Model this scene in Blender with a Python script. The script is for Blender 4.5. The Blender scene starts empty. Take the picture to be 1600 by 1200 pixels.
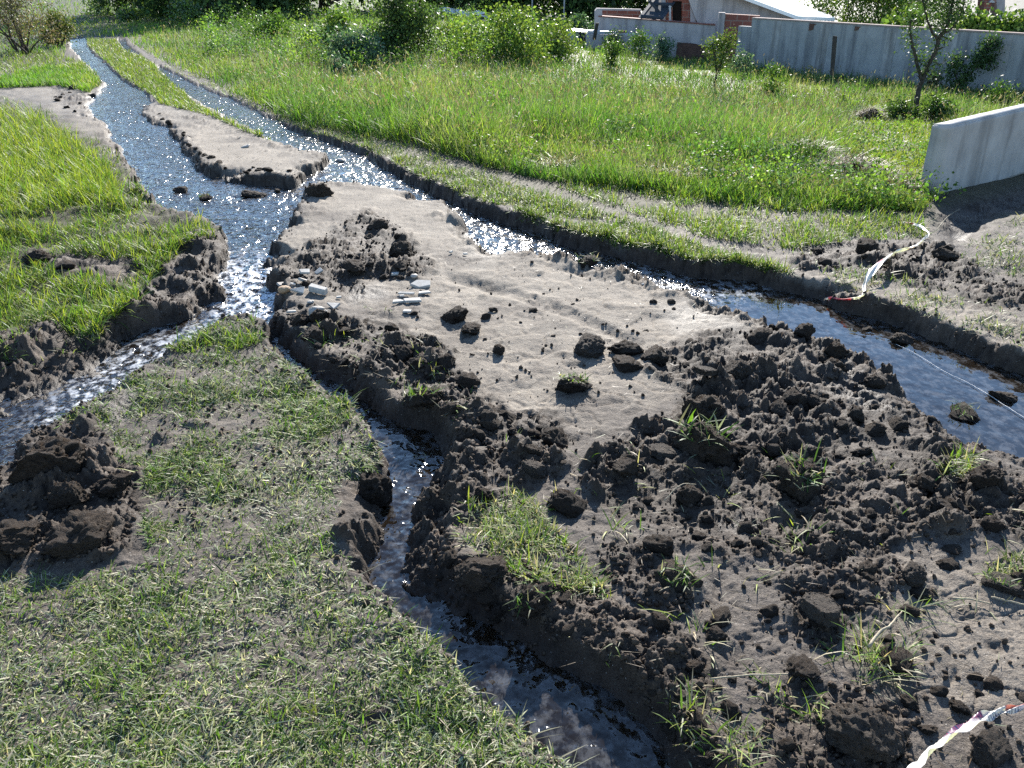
import bpy, bmesh, math, random
import numpy as np
from mathutils import Vector, Matrix, Euler

random.seed(7)
RNG = np.random.default_rng(7)
scene = bpy.context.scene
COL = scene.collection

# ------------------------------------------------------------------ camera
F, CX, CY = 1350.0, 800.0, 600.0          # focal length and centre in photo pixels
PITCH = math.radians(26.0)
CAM_H = 1.65
SP, CP = math.sin(PITCH), math.cos(PITCH)
cam_d = bpy.data.cameras.new('camera')
cam_d.sensor_width = 36.0
cam_d.lens = 36.0 * F / 1600.0
cam_d.clip_start = 0.05
cam_d.clip_end = 3000
cam = bpy.data.objects.new('camera', cam_d)
COL.objects.link(cam)
cam.location = (0, 0, CAM_H)
cam.rotation_euler = (math.pi / 2 - PITCH, 0, 0)
scene.camera = cam

# ------------------------------------------------------------------ light
SUN_EL, SUN_AZ = math.radians(26.5), math.radians(8)      # azimuth to the right of straight ahead (+Y)
world = bpy.data.worlds.new('World')
scene.world = world
world.use_nodes = True
wn = world.node_tree
bg = wn.nodes['Background']
sky = wn.nodes.new('ShaderNodeTexSky')
sky.sky_type = 'NISHITA'
sky.sun_disc = False
sky.sun_elevation = SUN_EL
sky.sun_rotation = SUN_AZ
sky.air_density = 1.0
sky.dust_density = 0.0
sky.ozone_density = 3.0
wn.links.new(sky.outputs[0], bg.inputs[0])
bg.inputs[1].default_value = 0.105
sun_d = bpy.data.lights.new('sun', 'SUN')
sun_d.energy = 5.0
sun_d.angle = math.radians(0.5)
sun_d.color = (1.0, 0.955, 0.88)
sun = bpy.data.objects.new('sun', sun_d)
COL.objects.link(sun)
sdir = Vector((math.sin(SUN_AZ) * math.cos(SUN_EL), math.cos(SUN_AZ) * math.cos(SUN_EL), math.sin(SUN_EL)))
sun.rotation_euler = (-sdir).to_track_quat('-Z', 'Y').to_euler()
sun.location = sdir * 60
scene.view_settings.view_transform = 'Standard'
scene.view_settings.look = 'None'
scene.view_settings.exposure = 1.62
scene.view_settings.gamma = 1
scene.cycles.max_bounces = 6
scene.cycles.transparent_max_bounces = 8
scene.cycles.caustics_reflective = False
scene.cycles.caustics_refractive = False
scene.cycles.use_denoising = False

# ------------------------------------------------------------------ noise helpers
def _hash(ix, iy, iz, seed):
    with np.errstate(over='ignore'):
        n = (ix.astype(np.int64).astype(np.uint32) * np.uint32(374761393)
             + iy.astype(np.int64).astype(np.uint32) * np.uint32(668265263)
             + iz.astype(np.int64).astype(np.uint32) * np.uint32(2246822519)
             + np.uint32((seed * 3266489917 + 12345) & 0xffffffff))
        n = (n ^ (n >> np.uint32(15))) * np.uint32(2246822519)
        n = (n ^ (n >> np.uint32(13))) * np.uint32(3266489917)
        n = n ^ (n >> np.uint32(16))
    return n

_ANG = np.linspace(0, 2 * math.pi, 64, endpoint=False)
_GX, _GY = np.cos(_ANG).astype(np.float32), np.sin(_ANG).astype(np.float32)

def perlin(x, y, seed=0):
    x0, y0 = np.floor(x), np.floor(y)
    fx, fy = (x - x0).astype(np.float32), (y - y0).astype(np.float32)
    u = fx * fx * fx * (fx * (fx * 6 - 15) + 10)
    v = fy * fy * fy * (fy * (fy * 6 - 15) + 10)
    z = np.zeros_like(x0)
    def g(dx, dy):
        h = _hash(x0 + dx, y0 + dy, z, seed) & np.uint32(63)
        return _GX[h] * (fx - dx) + _GY[h] * (fy - dy)
    a = g(0, 0); b = g(1, 0); c = g(0, 1); d = g(1, 1)
    return (a + (b - a) * u + ((c + (d - c) * u) - (a + (b - a) * u)) * v) * 1.5

def fbm(x, y, octs=4, seed=0, gain=0.5):
    s = 0; a = 1.0; t = 0
    for i in range(octs):
        s = s + a * perlin(x * 2.03 ** i, y * 2.03 ** i, seed + i * 17)
        t += a; a *= gain
    return s / t

def worley(x, y, seed=0):
    """nearest distance and a random number of the nearest cell"""
    x0, y0 = np.floor(x), np.floor(y)
    best = np.full(x.shape, 9.0, np.float32); rid = np.zeros(x.shape, np.float32)
    z = np.zeros_like(x0)
    for dx in (-1, 0, 1):
        for dy in (-1, 0, 1):
            h = _hash(x0 + dx, y0 + dy, z, seed)
            jx = (h & np.uint32(1023)).astype(np.float32) / 1023
            jy = ((h >> np.uint32(10)) & np.uint32(1023)).astype(np.float32) / 1023
            d = (x0 + dx + jx - x) ** 2 + (y0 + dy + jy - y) ** 2
            m = d < best
            best = np.where(m, d, best)
            rid = np.where(m, ((h >> np.uint32(20)) & np.uint32(1023)).astype(np.float32) / 1023, rid)
    return np.sqrt(best), rid

def noise3(p, seed=0):
    """value noise on (N,3)"""
    i = np.floor(p); f = p - i; f = f * f * (3 - 2 * f)
    r = 0
    for dx in (0, 1):
        for dy in (0, 1):
            for dz in (0, 1):
                h = _hash(i[:, 0] + dx, i[:, 1] + dy, i[:, 2] + dz, seed).astype(np.float64) / 4294967295.0
                r = r + h * (f[:, 0] if dx else 1 - f[:, 0]) * (f[:, 1] if dy else 1 - f[:, 1]) * (f[:, 2] if dz else 1 - f[:, 2])
    return r * 2 - 1

def fbm3(p, octs=4, seed=0, gain=0.55):
    s = 0; a = 1; t = 0
    for k in range(octs):
        s = s + a * noise3(p * 2.1 ** k + 7.3 * k, seed + k); t += a; a *= gain
    return s / t

def sstep(a, b, x):
    t = np.clip((x - a) / (b - a), 0, 1)
    return t * t * (3 - 2 * t)

def poly_sdf(px, py, poly):
    """signed distance to a polygon, negative inside"""
    P = np.asarray(poly, np.float32)
    mn, mx = P.min(0), P.max(0)
    pad = 0.35 * float((mx - mn).max()) + 1e-3
    out = np.full(px.shape, pad, np.float32)
    sel = (px > mn[0] - pad) & (px < mx[0] + pad) & (py > mn[1] - pad) & (py < mx[1] + pad)
    if not sel.any():
        return out
    x = px[sel].astype(np.float32); y = py[sel].astype(np.float32)
    d = np.full(x.shape, 1e9, np.float32); inside = np.zeros(x.shape, bool)
    n = len(P)
    for i in range(n):
        ax, ay = P[i]; bx, by = P[(i + 1) % n]
        ex, ey = bx - ax, by - ay
        t = np.clip(((x - ax) * ex + (y - ay) * ey) / (ex * ex + ey * ey + 1e-12), 0, 1)
        d = np.minimum(d, (x - ax - ex * t) ** 2 + (y - ay - ey * t) ** 2)
        c = (ay > y) != (by > y)
        if ey != 0:
            inside ^= c & (x < ex * (y - ay) / ey + ax)
    d = np.sqrt(d)
    out[sel] = np.where(inside, -d, np.minimum(d, pad))
    return out

# ------------------------------------------------------------------ ground model
WL = 0.085        # water level below the ground beside it

def water_drop(Y):
    return WL - .055 * sstep(7.0, 13.0, Y)

def base_z(X, Y):
    D = 0.30 + 0.62 * sstep(-2.0, 6.5, X)
    return -D * sstep(5.0, 17.0, Y) - 0.004 * np.maximum(Y - 17, 0)

def to_px(X, Y, Z):
    zc = Y * CP + (CAM_H - Z) * SP
    zc = np.maximum(zc, 0.05)
    v = (Y * -SP + (CAM_H - Z) * CP)
    return CX + F * X / zc, CY + F * v / zc

def ray(px, py):
    u, v = (np.asarray(px, float) - CX) / F, (np.asarray(py, float) - CY) / F
    return u, CP - v * SP, -(SP + v * CP)

def on_base(px, py, off=0.0):
    """where the ray through a photo pixel meets the smooth ground (plus off)"""
    rx, ry, rz = ray(px, py)
    rz = np.minimum(rz, -0.012)
    z = np.zeros_like(rx)
    for _ in range(30):
        t = (z + off - CAM_H) / rz
        z = 0.5 * z + 0.5 * base_z(rx * t, ry * t)
    t = (z + off - CAM_H) / rz
    return rx * t, ry * t

def at_depth(px, py, Y):
    rx, ry, rz = ray(px, py)
    t = Y / ry
    return Vector((float(rx * t), float(Y), float(CAM_H + rz * t)))

# channels: outlines seen in the photo; far banks meet the water at its level, near banks hide it at ground level
FAR, NEAR, MID = -WL, 0.0, -0.5 * WL
W1 = [(MID, [(108, 62), (112, 76), (126, 95), (148, 115), (163, 133), (150, 152), (136, 166), (142, 185), (163, 196), (174, 216), (185, 240),
             (198, 266), (220, 292), (248, 322), (285, 338), (312, 347), (336, 360), (345, 378), (342, 402), (345, 432), (338, 458)]),
      (FAR, [(322, 470), (285, 497), (240, 510), (215, 520), (176, 530)]),
      (NEAR, [(230, 552), (300, 522), (345, 500), (390, 494), (418, 510), (440, 545)]),
      (FAR, [(452, 536), (436, 512), (440, 490), (446, 456)]),
      (MID, [(426, 440), (420, 412), (430, 382), (455, 356), (470, 330), (488, 306), (480, 291)]),
      (FAR, [(430, 290), (385, 287), (340, 279), (310, 264), (293, 246), (285, 226), (260, 206), (236, 196), (222, 181)]),
      (MID, [(240, 162), (226, 146), (192, 126), (166, 101), (138, 76), (134, 60)])]
W1B = [(FAR, [(338, 452), (300, 492), (240, 510), (210, 522), (176, 534), (168, 552), (110, 578), (60, 600), (-60, 618)]),
       (NEAR, [(-60, 745), (0, 715), (40, 678), (110, 640), (165, 605), (232, 558), (300, 522), (350, 498)])]
W2 = [(FAR, [(240, 103), (300, 134), (370, 164), (430, 194), (470, 214), (520, 228), (570, 245), (600, 261), (640, 284), (690, 307), (740, 330),
             (800, 350), (850, 368), (900, 386), (960, 402), (1020, 414), (1080, 431), (1150, 434), (1210, 447), (1290, 468), (1330, 487),
             (1400, 505), (1480, 534), (1540, 562), (1600, 583), (1700, 620), (1800, 660)]),
      (FAR, [(1800, 800), (1700, 760), (1600, 722), (1530, 706), (1480, 684), (1450, 652), (1418, 625), (1368, 590), (1320, 556)]),
      (MID, [(1260, 526), (1200, 503), (1150, 482), (1090, 460), (1050, 449)]),
      (NEAR, [(1010, 430), (960, 414), (900, 401), (850, 389), (770, 380), (744, 366), (730, 346),
              (690, 316), (640, 296), (602, 289), (560, 286), (500, 288), (480, 293)]),
      (MID, [(430, 292), (455, 286), (472, 276), (496, 259), (516, 246)]),
      (NEAR, [(470, 235), (428, 219), (390, 199), (350, 179), (300, 152), (270, 131), (250, 112)])]
W4 = [(MID, [(182, 62), (196, 63), (205, 78), (222, 88), (214, 90), (194, 80)])]
W3 = [(FAR, [(432, 512), (452, 538), (482, 562), (512, 592), (545, 612), (572, 618), (620, 655), (682, 676), (698, 700)]),
      (MID, [(690, 722), (660, 742), (642, 770), (632, 800), (626, 830), (640, 860), (636, 900)]),
      (FAR, [(652, 925), (702, 952), (762, 978), (802, 1002), (852, 1032), (902, 1054), (944, 1084), (986, 1125), (1015, 1158), (1060, 1215), (1120, 1290)]),
      (NEAR, [(960, 1290), (915, 1205), (890, 1182), (850, 1144), (800, 1104), (760, 1074), (720, 1040), (690, 1005), (650, 964), (620, 935), (590, 914), (556, 885)]),
      (MID, [(562, 856), (590, 832), (605, 800), (610, 762), (605, 732), (590, 692), (570, 662), (560, 640)]),
      (NEAR, [(520, 616), (484, 588), (455, 566), (425, 540), (405, 510)])]

def chan_world(ch):
    pts = []
    for off, pl in ch:
        for a in pl:
            x, y = on_base(np.array([a[0]]), np.array([a[1]]), off)
            pts.append((float(x[0]), float(y[0])))
    return pts
CHANNELS = [chan_world(c) for c in (W1, W1B, W2, W4, W3)]

MUD = [
    (1.0, [(440, 495), (500, 478), (560, 505), (620, 508), (680, 540), (705, 560), (725, 600), (770, 640), (800, 645), (870, 650), (900, 690), (870, 740),
           (820, 760), (760, 745), (700, 735), (700, 700), (650, 660), (590, 640), (540, 600), (480, 560), (440, 530)]),
    (1.0, [(1010, 575), (1060, 535), (1120, 515), (1200, 512), (1260, 512), (1320, 548), (1380, 598), (1450, 648), (1490, 688), (1600, 735), (1700, 765),
           (1700, 860), (1560, 845), (1500, 840), (1420, 850), (1330, 870), (1260, 885), (1180, 880), (1100, 860), (1020, 830), (950, 800), (900, 760),
           (930, 710), (960, 680), (1040, 640), (1070, 605)]),
    (0.95, [(640, 760), (720, 730), (800, 760), (820, 790), (720, 800), (720, 870), (860, 890), (950, 930), (1010, 960), (1080, 1000), (1110, 1060),
            (1090, 1120), (1150, 1200), (1200, 1290), (1060, 1290), (980, 1130), (900, 1060), (800, 1010), (640, 930), (620, 850)]),
    (0.8, [(425, 400), (480, 385), (540, 345), (580, 330), (620, 350), (655, 390), (685, 410), (640, 435), (580, 440), (560, 460), (480, 450), (430, 440)]),
    (0.8, [(1230, 390), (1330, 375), (1420, 380), (1480, 385), (1540, 425), (1640, 440), (1640, 490), (1560, 482), (1480, 462), (1400, 438), (1330, 418), (1250, 422)]),
    (0.8, [(40, 400), (110, 385), (200, 400), (230, 430), (200, 455), (120, 455), (60, 440)]),
    (1.0, [(235, 440), (290, 375), (345, 370), (348, 450), (300, 505), (240, 512), (180, 545), (150, 545), (200, 490)]),
    (0.9, [(-60, 520), (60, 505), (180, 540), (150, 565), (60, 595), (-60, 615)]),
    (0.9, [(-60, 690), (60, 655), (150, 660), (215, 740), (225, 800), (220, 850), (150, 882), (60, 885), (-60, 895)]),
    (0.6, [(1190, 1080), (1260, 1060), (1350, 1075), (1420, 1110), (1440, 1290), (1180, 1290)]),
    (0.55, [(930, 850), (1010, 840), (1060, 880), (1100, 920), (1080, 960), (1000, 950), (940, 900)]),
    (0.55, [(1220, 880), (1340, 870), (1430, 880), (1440, 920), (1330, 960), (1300, 1030), (1240, 1000), (1210, 940)]),
    (0.7, [(222, 176), (262, 203), (298, 250), (345, 281), (460, 287), (482, 274), (432, 272), (350, 264), (312, 234), (276, 197)]),
    (0.6, [(225, 170), (300, 180), (420, 222), (500, 243), (420, 232), (330, 200), (250, 186)]),
    (0.75, [(78, 134), (150, 150), (148, 172), (100, 160)]), (0.7, [(148, 165), (178, 186), (180, 205), (150, 190)]),
    (0.5, [(700, 430), (800, 453), (880, 484), (960, 516), (1004, 538), (958, 526), (878, 493), (798, 460)]),
    (0.75, [(525, 840), (530, 740), (565, 720), (600, 735), (608, 790), (580, 850), (555, 870)]),
]
SHADE_HOLLOW = [(1448, 312), (1640, 268), (1640, 330), (1560, 345), (1520, 385), (1480, 388), (1455, 345)]  # outline of the slab's shadow; ground dipped and coloured dark to paint it
DRY = [
    (1.0, [(420, 400), (470, 330), (500, 290), (640, 292), (700, 325), (740, 370), (860, 392), (1000, 430), (1100, 475), (1210, 515), (1110, 515), (1060, 540),
           (1080, 600), (1020, 640), (900, 670), (760, 640), (700, 560), (620, 500), (430, 450)]),
    (0.95, [(222, 178), (250, 165), (320, 180), (420, 222), (515, 245), (480, 280), (430, 290), (340, 280), (290, 245), (260, 208)]),
    (0.8, [(-40, 100), (60, 118), (140, 140), (170, 200), (180, 225), (120, 215), (60, 165), (-40, 150)]),
    (0.75, [(560, 205), (640, 220), (720, 255), (840, 295), (960, 325), (1080, 362), (1180, 395), (1240, 395), (1230, 425), (1130, 400), (1010, 362), (900, 328),
            (800, 300), (690, 268), (600, 235)]),
    (0.75, [(1060, 308), (1120, 315), (1230, 325), (1370, 335), (1440, 345), (1370, 352), (1240, 350), (1130, 340)]),
    (0.8, [(1240, 420), (1330, 425), (1440, 450), (1560, 490), (1700, 530), (1700, 590), (1560, 550), (1420, 500), (1340, 470), (1260, 450)]),
    (0.5, [(1500, 400), (1560, 360), (1700, 320), (1700, 460), (1560, 440)]),
    (0.5, [(1400, 860), (1640, 850), (1700, 900), (1700, 1120), (1560, 1120), (1440, 1090), (1380, 1000)]),
    (0.35, [(300, 560), (430, 560), (530, 620), (520, 700), (420, 760), (330, 700), (220, 640), (240, 590)]),
]
SHEEN = [(0.55, [(1030, 480), (1090, 465), (1190, 505), (1120, 520), (1060, 520)]), (0.7, [(1280, 560), (1340, 570), (1380, 610), (1420, 660), (1330, 650), (1280, 610)]),
         (0.8, [(1110, 800), (1170, 800), (1180, 830), (1120, 835)]), (0.7, [(540, 440), (600, 440), (610, 465), (550, 465)]),
         (0.7, [(150, 615), (240, 600), (240, 660), (160, 665)]), (0.35, [(730, 365), (800, 390), (760, 420), (720, 400)])]

def soft(px, py, polys, nz, blur):
    m = np.zeros(px.shape, np.float32)
    for s, pl in polys:
        d = poly_sdf(px, py, pl)
        m = np.maximum(m, s * sstep(blur, -blur, d + nz))
    return m

def channel_sdf(X, Y):
    d = np.full(X.shape, 9.0, np.float32)
    for c in CHANNELS:
        d = np.minimum(d, poly_sdf(X, Y, c))
    return d

def lumps(X, Y, cell, seed, keep=0.0):
    wx = X + cell * 0.35 * perlin(X / cell * 1.7, Y / cell * 1.7, seed + 3)
    wy = Y + cell * 0.35 * perlin(X / cell * 1.7 + 31, Y / cell * 1.7, seed + 4)
    d, r = worley(wx / cell, wy / cell, seed)
    rad = 0.35 + 0.35 * r
    h = np.sqrt(np.maximum(0, 1 - (d / rad) ** 2)) * (0.35 + 0.65 * r)
    return h * (r > keep)

def terrain(X, Y, detail=True):
    X = np.asarray(X, float); Y = np.asarray(Y, float)
    b = base_z(X, Y)
    px, py = to_px(X, Y, b)
    n_lo = fbm(X * 1.1, Y * 1.1, 3, 5)
    n_md = fbm(X * 5.0, Y * 5.0, 3, 9)
    nz = 26 * n_md * np.clip(py / 500, .25, 1.3)
    mud = soft(px, py, MUD, nz, 16)
    mud = np.maximum(mud, .35 * sstep(12, -22, poly_sdf(px, py, SHADE_HOLLOW) + nz * .2))  # slab shadow painted in as dark mud
    dry = soft(px, py, DRY, nz, 26)
    wetz = soft(px, py, SHEEN, nz, 20)
    shade_hollow = sstep(8, -36, poly_sdf(px, py, SHADE_HOLLOW) + nz * .2)
    d = channel_sdf(X, Y)
    # grassy ground: left bank, trampled foreground, field beyond the brook
    near = sstep(9, 4, Y)
    z = b + 0.022 * n_lo * near + 0.014 * n_md * near
    leftB = sstep(60, -20, poly_sdf(px, py, [(-400, 140), (0, 150), (100, 200), (230, 300), (330, 370), (340, 470), (180, 540), (0, 620), (-400, 700)]))
    z = z + leftB * (0.05 * np.maximum(fbm(X * 3.2, Y * 3.2, 2, 77), -.2))
    z = z - 0.07 * shade_hollow
    if detail:
        mm = mud * (0.55 + 0.45 * sstep(-.35, .25, fbm(X * 3.1, Y * 3.1, 3, 21)))
        het = sstep(-.32, .26, fbm(X * 2.3 + 9, Y * 2.3, 3, 22))
        wx = X + .05 * fbm(X * 8, Y * 8, 2, 27); wy = Y + .05 * fbm(X * 8 + 40, Y * 8, 2, 28)
        bil = 0
        for k, (fr, am) in enumerate(((4.2, .046), (8.5, .040), (17, .027), (36, .017), (78, .009))):
            nk = perlin(wx * fr, wy * fr, 80 + k)
            bil = bil + am * (np.abs(nk) - .25)
        lm = bil + (0.030 * lumps(X, Y, .17, 31, .62) + 0.026 * lumps(X, Y, .085, 32, .5) + 0.016 * lumps(X, Y, .042, 33, .42)
                    + 0.008 * lumps(X, Y, .02, 34, .3)) * (.35 + .65 * het)
        soilr = 1 - np.clip(mud, 0, 1)
        fine = (0.0042 * fbm(X * 34, Y * 34, 4, 41, .7) + .0022 * np.abs(fbm(X * 85, Y * 85, 2, 46)) + .0045 * fbm(X * 6 + Y * 2, Y * 3 - X, 4, 43, .55) + .009 * fbm(X * 1.6, Y * 1.3, 3, 45) - .006 * sstep(.05, .0, np.abs(fbm(X * 2.6, Y * 3.4, 3, 44)))) * near
        crumbs = 0.005 * lumps(X, Y, .05, 42, .9) + 0.002 * lumps(X, Y, .02, 43, .8)
        z = z + soilr * (fine + crumbs * near - .011 * near * lumps(X, Y, .31, 47, .66))
        # tyre furrow across the packed dirt
        fl = np.minimum(np.abs(poly_sdf(px, py, [(700, 432), (800, 456), (880, 488), (960, 520), (1000, 538), (958, 521), (878, 489), (798, 457)])), 40)
        z = z - 0.022 * sstep(11, 0, fl)
    # channels
    amp = np.clip(0.35 + Y * .09, .35, 1.2)
    dd = d + (0.065 * fbm(X * 4.5, Y * 4.5, 3, 51) + 0.045 * fbm(X * 15, Y * 15, 3, 52) + .022 * fbm(X * 48, Y * 48, 2, 57)) * amp
    # the mud banks right of the near stream and below the brook slope gently, the others are cut steep
    soft_b = sstep(25, -25, poly_sdf(px, py, [(560, 640), (640, 650), (730, 690), (720, 780), (700, 880), (820, 960), (960, 1050), (1200, 1300), (980, 1300), (800, 1060), (640, 960), (590, 900), (610, 780), (620, 700)]))
    soft_b = np.maximum(soft_b, sstep(25, -25, poly_sdf(px, py, [(700, 340), (770, 366), (900, 392), (1060, 440), (1250, 495), (1400, 560), (1500, 640), (1700, 700), (1700, 800), (1400, 700), (1250, 570), (1050, 480), (850, 420), (720, 390)])))
    soft_b = np.maximum(soft_b, sstep(25, -25, poly_sdf(px, py, [(-200, 470), (60, 500), (175, 535), (165, 575), (60, 620), (-200, 680)])))
    slump = .22 * sstep(.0, .5, fbm(X * 1.7, Y * 1.7, 3, 58)) * (Y < 16)
    prof = sstep(-.075 - .05 * soft_b, .018 + .20 * soft_b + slump, dd)
    lip = 0.018 * sstep(.0, .03, dd) * sstep(.22, .05, dd) * (0.4 + 0.8 * fbm(X * 6, Y * 6, 2, 53))
    bed = b - water_drop(Y) - 0.05 - 0.03 * sstep(0, -.3, d) + 0.012 * fbm(X * 9, Y * 9, 3, 54)
    # shallow sparkling silt in the left branch
    silt = sstep(30, -30, poly_sdf(px, py, [(-80, 540), (60, 520), (170, 545), (150, 575), (60, 612), (-80, 650)]) + nz)
    if detail:
        bed = bed + silt * (0.055 + 0.016 * lumps(X, Y, .05, 61) + .008 * lumps(X, Y, .022, 62))
        bed = bed + 0.022 * lumps(X, Y, .11, 63, .6)
    z = z + lip * near
    z = bed + (z - bed) * prof
    if detail:
        bk = sstep(.30, .06, dd) * (.30 + .7 * soft_b)
        mm2 = np.maximum(mm, bk * (.55 + .45 * het))
        z = z + mm2 * (lm * (.45 + .75 * het) + 0.004 + .03 * (het - .5)) * sstep(-.04, .05, dd)
    if detail:
        # crumbly vertical face of the banks
        face = prof * (1 - prof) * 4
        z = z + face * 0.016 * fbm(X * 38, Y * 38, 3, 55) * amp
    wet = np.maximum(sstep(.06, -.01, z - (b - water_drop(Y))), 0)
    bank = sstep(.06, -.02, dd)
    bank = np.maximum(bank, soft_b * sstep(.26, .05, dd) * .8)
    return z, dict(mud=np.maximum(np.maximum(mud, shade_hollow), bank * .9), dry=dry, wet=np.maximum(wet, wetz), d=d, px=px, py=py, b=b, shade_hollow=shade_hollow, mudz=mud)  # mud mask also carries the painted slab shadow

def on_ground(px, py, lift=0.0, detail=True):
    """world points where photo pixels meet the modelled ground"""
    px = np.atleast_1d(np.asarray(px, float)); py = np.atleast_1d(np.asarray(py, float))
    rx, ry, rz = ray(px, py); rz = np.minimum(rz, -0.012)
    x, y = on_base(px, py)
    for _ in range(5):
        z, _m = terrain(x, y, detail)
        t = (z - CAM_H) / rz
        x = .5 * x + .5 * rx * t; y = .5 * y + .5 * ry * t
    z, m = terrain(x, y, detail)
    return np.stack([x, y, z + lift], 1), m

# ------------------------------------------------------------------ mesh helpers
def mesh_np(name, V, loops, sizes, mats, smooth=True, attrs=None, cols=None):
    me = bpy.data.meshes.new(name)
    V = np.ascontiguousarray(V, np.float32); loops = np.ascontiguousarray(loops, np.int32); sizes = np.ascontiguousarray(sizes, np.int32)
    me.vertices.add(len(V)); me.vertices.foreach_set('co', V.ravel())
    me.loops.add(len(loops)); me.loops.foreach_set('vertex_index', loops)
    me.polygons.add(len(sizes))
    st = np.zeros(len(sizes), np.int32); st[1:] = np.cumsum(sizes)[:-1]
    me.polygons.foreach_set('loop_start', st)
    me.polygons.foreach_set('loop_total', sizes)
    if smooth:
        me.polygons.foreach_set('use_smooth', np.ones(len(sizes), bool))
    for k, a in (attrs or {}).items():
        at = me.attributes.new(k, 'FLOAT', 'POINT'); at.data.foreach_set('value', np.ascontiguousarray(a, np.float32))
    if cols is not None:
        ca = me.color_attributes.new('tint', 'FLOAT_COLOR', 'POINT')
        c4 = np.ones((len(V), 4), np.float32); c4[:, :3] = cols
        ca.data.foreach_set('color', c4.ravel())
    me.update(calc_edges=True)
    for m in (mats if isinstance(mats, (list, tuple)) else [mats]):
        me.materials.append(m)
    return me

def link(name, me, parent=None, loc=None):
    o = bpy.data.objects.new(name, me)
    COL.objects.link(o)
    if parent: o.parent = parent
    if loc is not None: o.location = loc
    return o

def tag(o, label=None, cat=None, group=None, kind=None):
    if label: o['label'] = label
    if cat: o['category'] = cat
    if group: o['group'] = group
    if kind: o['kind'] = kind
    return o

def thing(name, label, cat, loc, group=None, rz=0.0):
    o = bpy.data.objects.new(name, None); COL.objects.link(o)
    o.empty_display_size = .2
    o.location = loc; o.rotation_euler.z = rz
    return tag(o, label, cat, group)

# ------------------------------------------------------------------ materials
def new_mat(name):
    m = bpy.data.materials.new(name); m.use_nodes = True
    nt = m.node_tree; nt.nodes.clear()
    return m, nt, nt.nodes.new('ShaderNodeOutputMaterial')

def nd(nt, typ, **kw):
    n = nt.nodes.new(typ)
    for k, v in kw.items():
        setattr(n, k, v)
    return n

def mixc(nt, fac, a, b, mode='MIX'):
    n = nt.nodes.new('ShaderNodeMix'); n.data_type = 'RGBA'; n.blend_type = mode
    for sock, val in ((n.inputs[0], fac), (n.inputs[6], a), (n.inputs[7], b)):
        if isinstance(val, bpy.types.NodeSocket): nt.links.new(val, sock)
        elif isinstance(val, (int, float)): sock.default_value = val
        else: sock.default_value = (*val, 1)
    return n.outputs[2]

def noise(nt, scale, detail=4, rough=.55, co=None):
    n = nt.nodes.new('ShaderNodeTexNoise'); n.inputs['Scale'].default_value = scale
    n.inputs['Detail'].default_value = detail; n.inputs['Roughness'].default_value = rough
    if co is not None: nt.links.new(co, n.inputs['Vector'])
    return n.outputs[0]

def ramp(nt, fac, lo, hi):
    n = nt.nodes.new('ShaderNodeMapRange'); n.inputs[1].default_value = lo; n.inputs[2].default_value = hi
    nt.links.new(fac, n.inputs[0]); return n.outputs[0]

def attr(nt, name):
    n = nt.nodes.new('ShaderNodeAttribute'); n.attribute_name = name
    return n

def math_n(nt, op, a, b):
    n = nt.nodes.new('ShaderNodeMath'); n.operation = op
    for s, v in ((n.inputs[0], a), (n.inputs[1], b)):
        if isinstance(v, bpy.types.NodeSocket): nt.links.new(v, s)
        else: s.default_value = v
    return n.outputs[0]

def bump(nt, h, strength, dist):
    n = nt.nodes.new('ShaderNodeBump'); n.inputs['Strength'].default_value = strength; n.inputs['Distance'].default_value = dist
    nt.links.new(h, n.inputs['Height']); return n.outputs[0]

def objco(nt):
    return nt.nodes.new('ShaderNodeTexCoord').outputs['Object']

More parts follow.
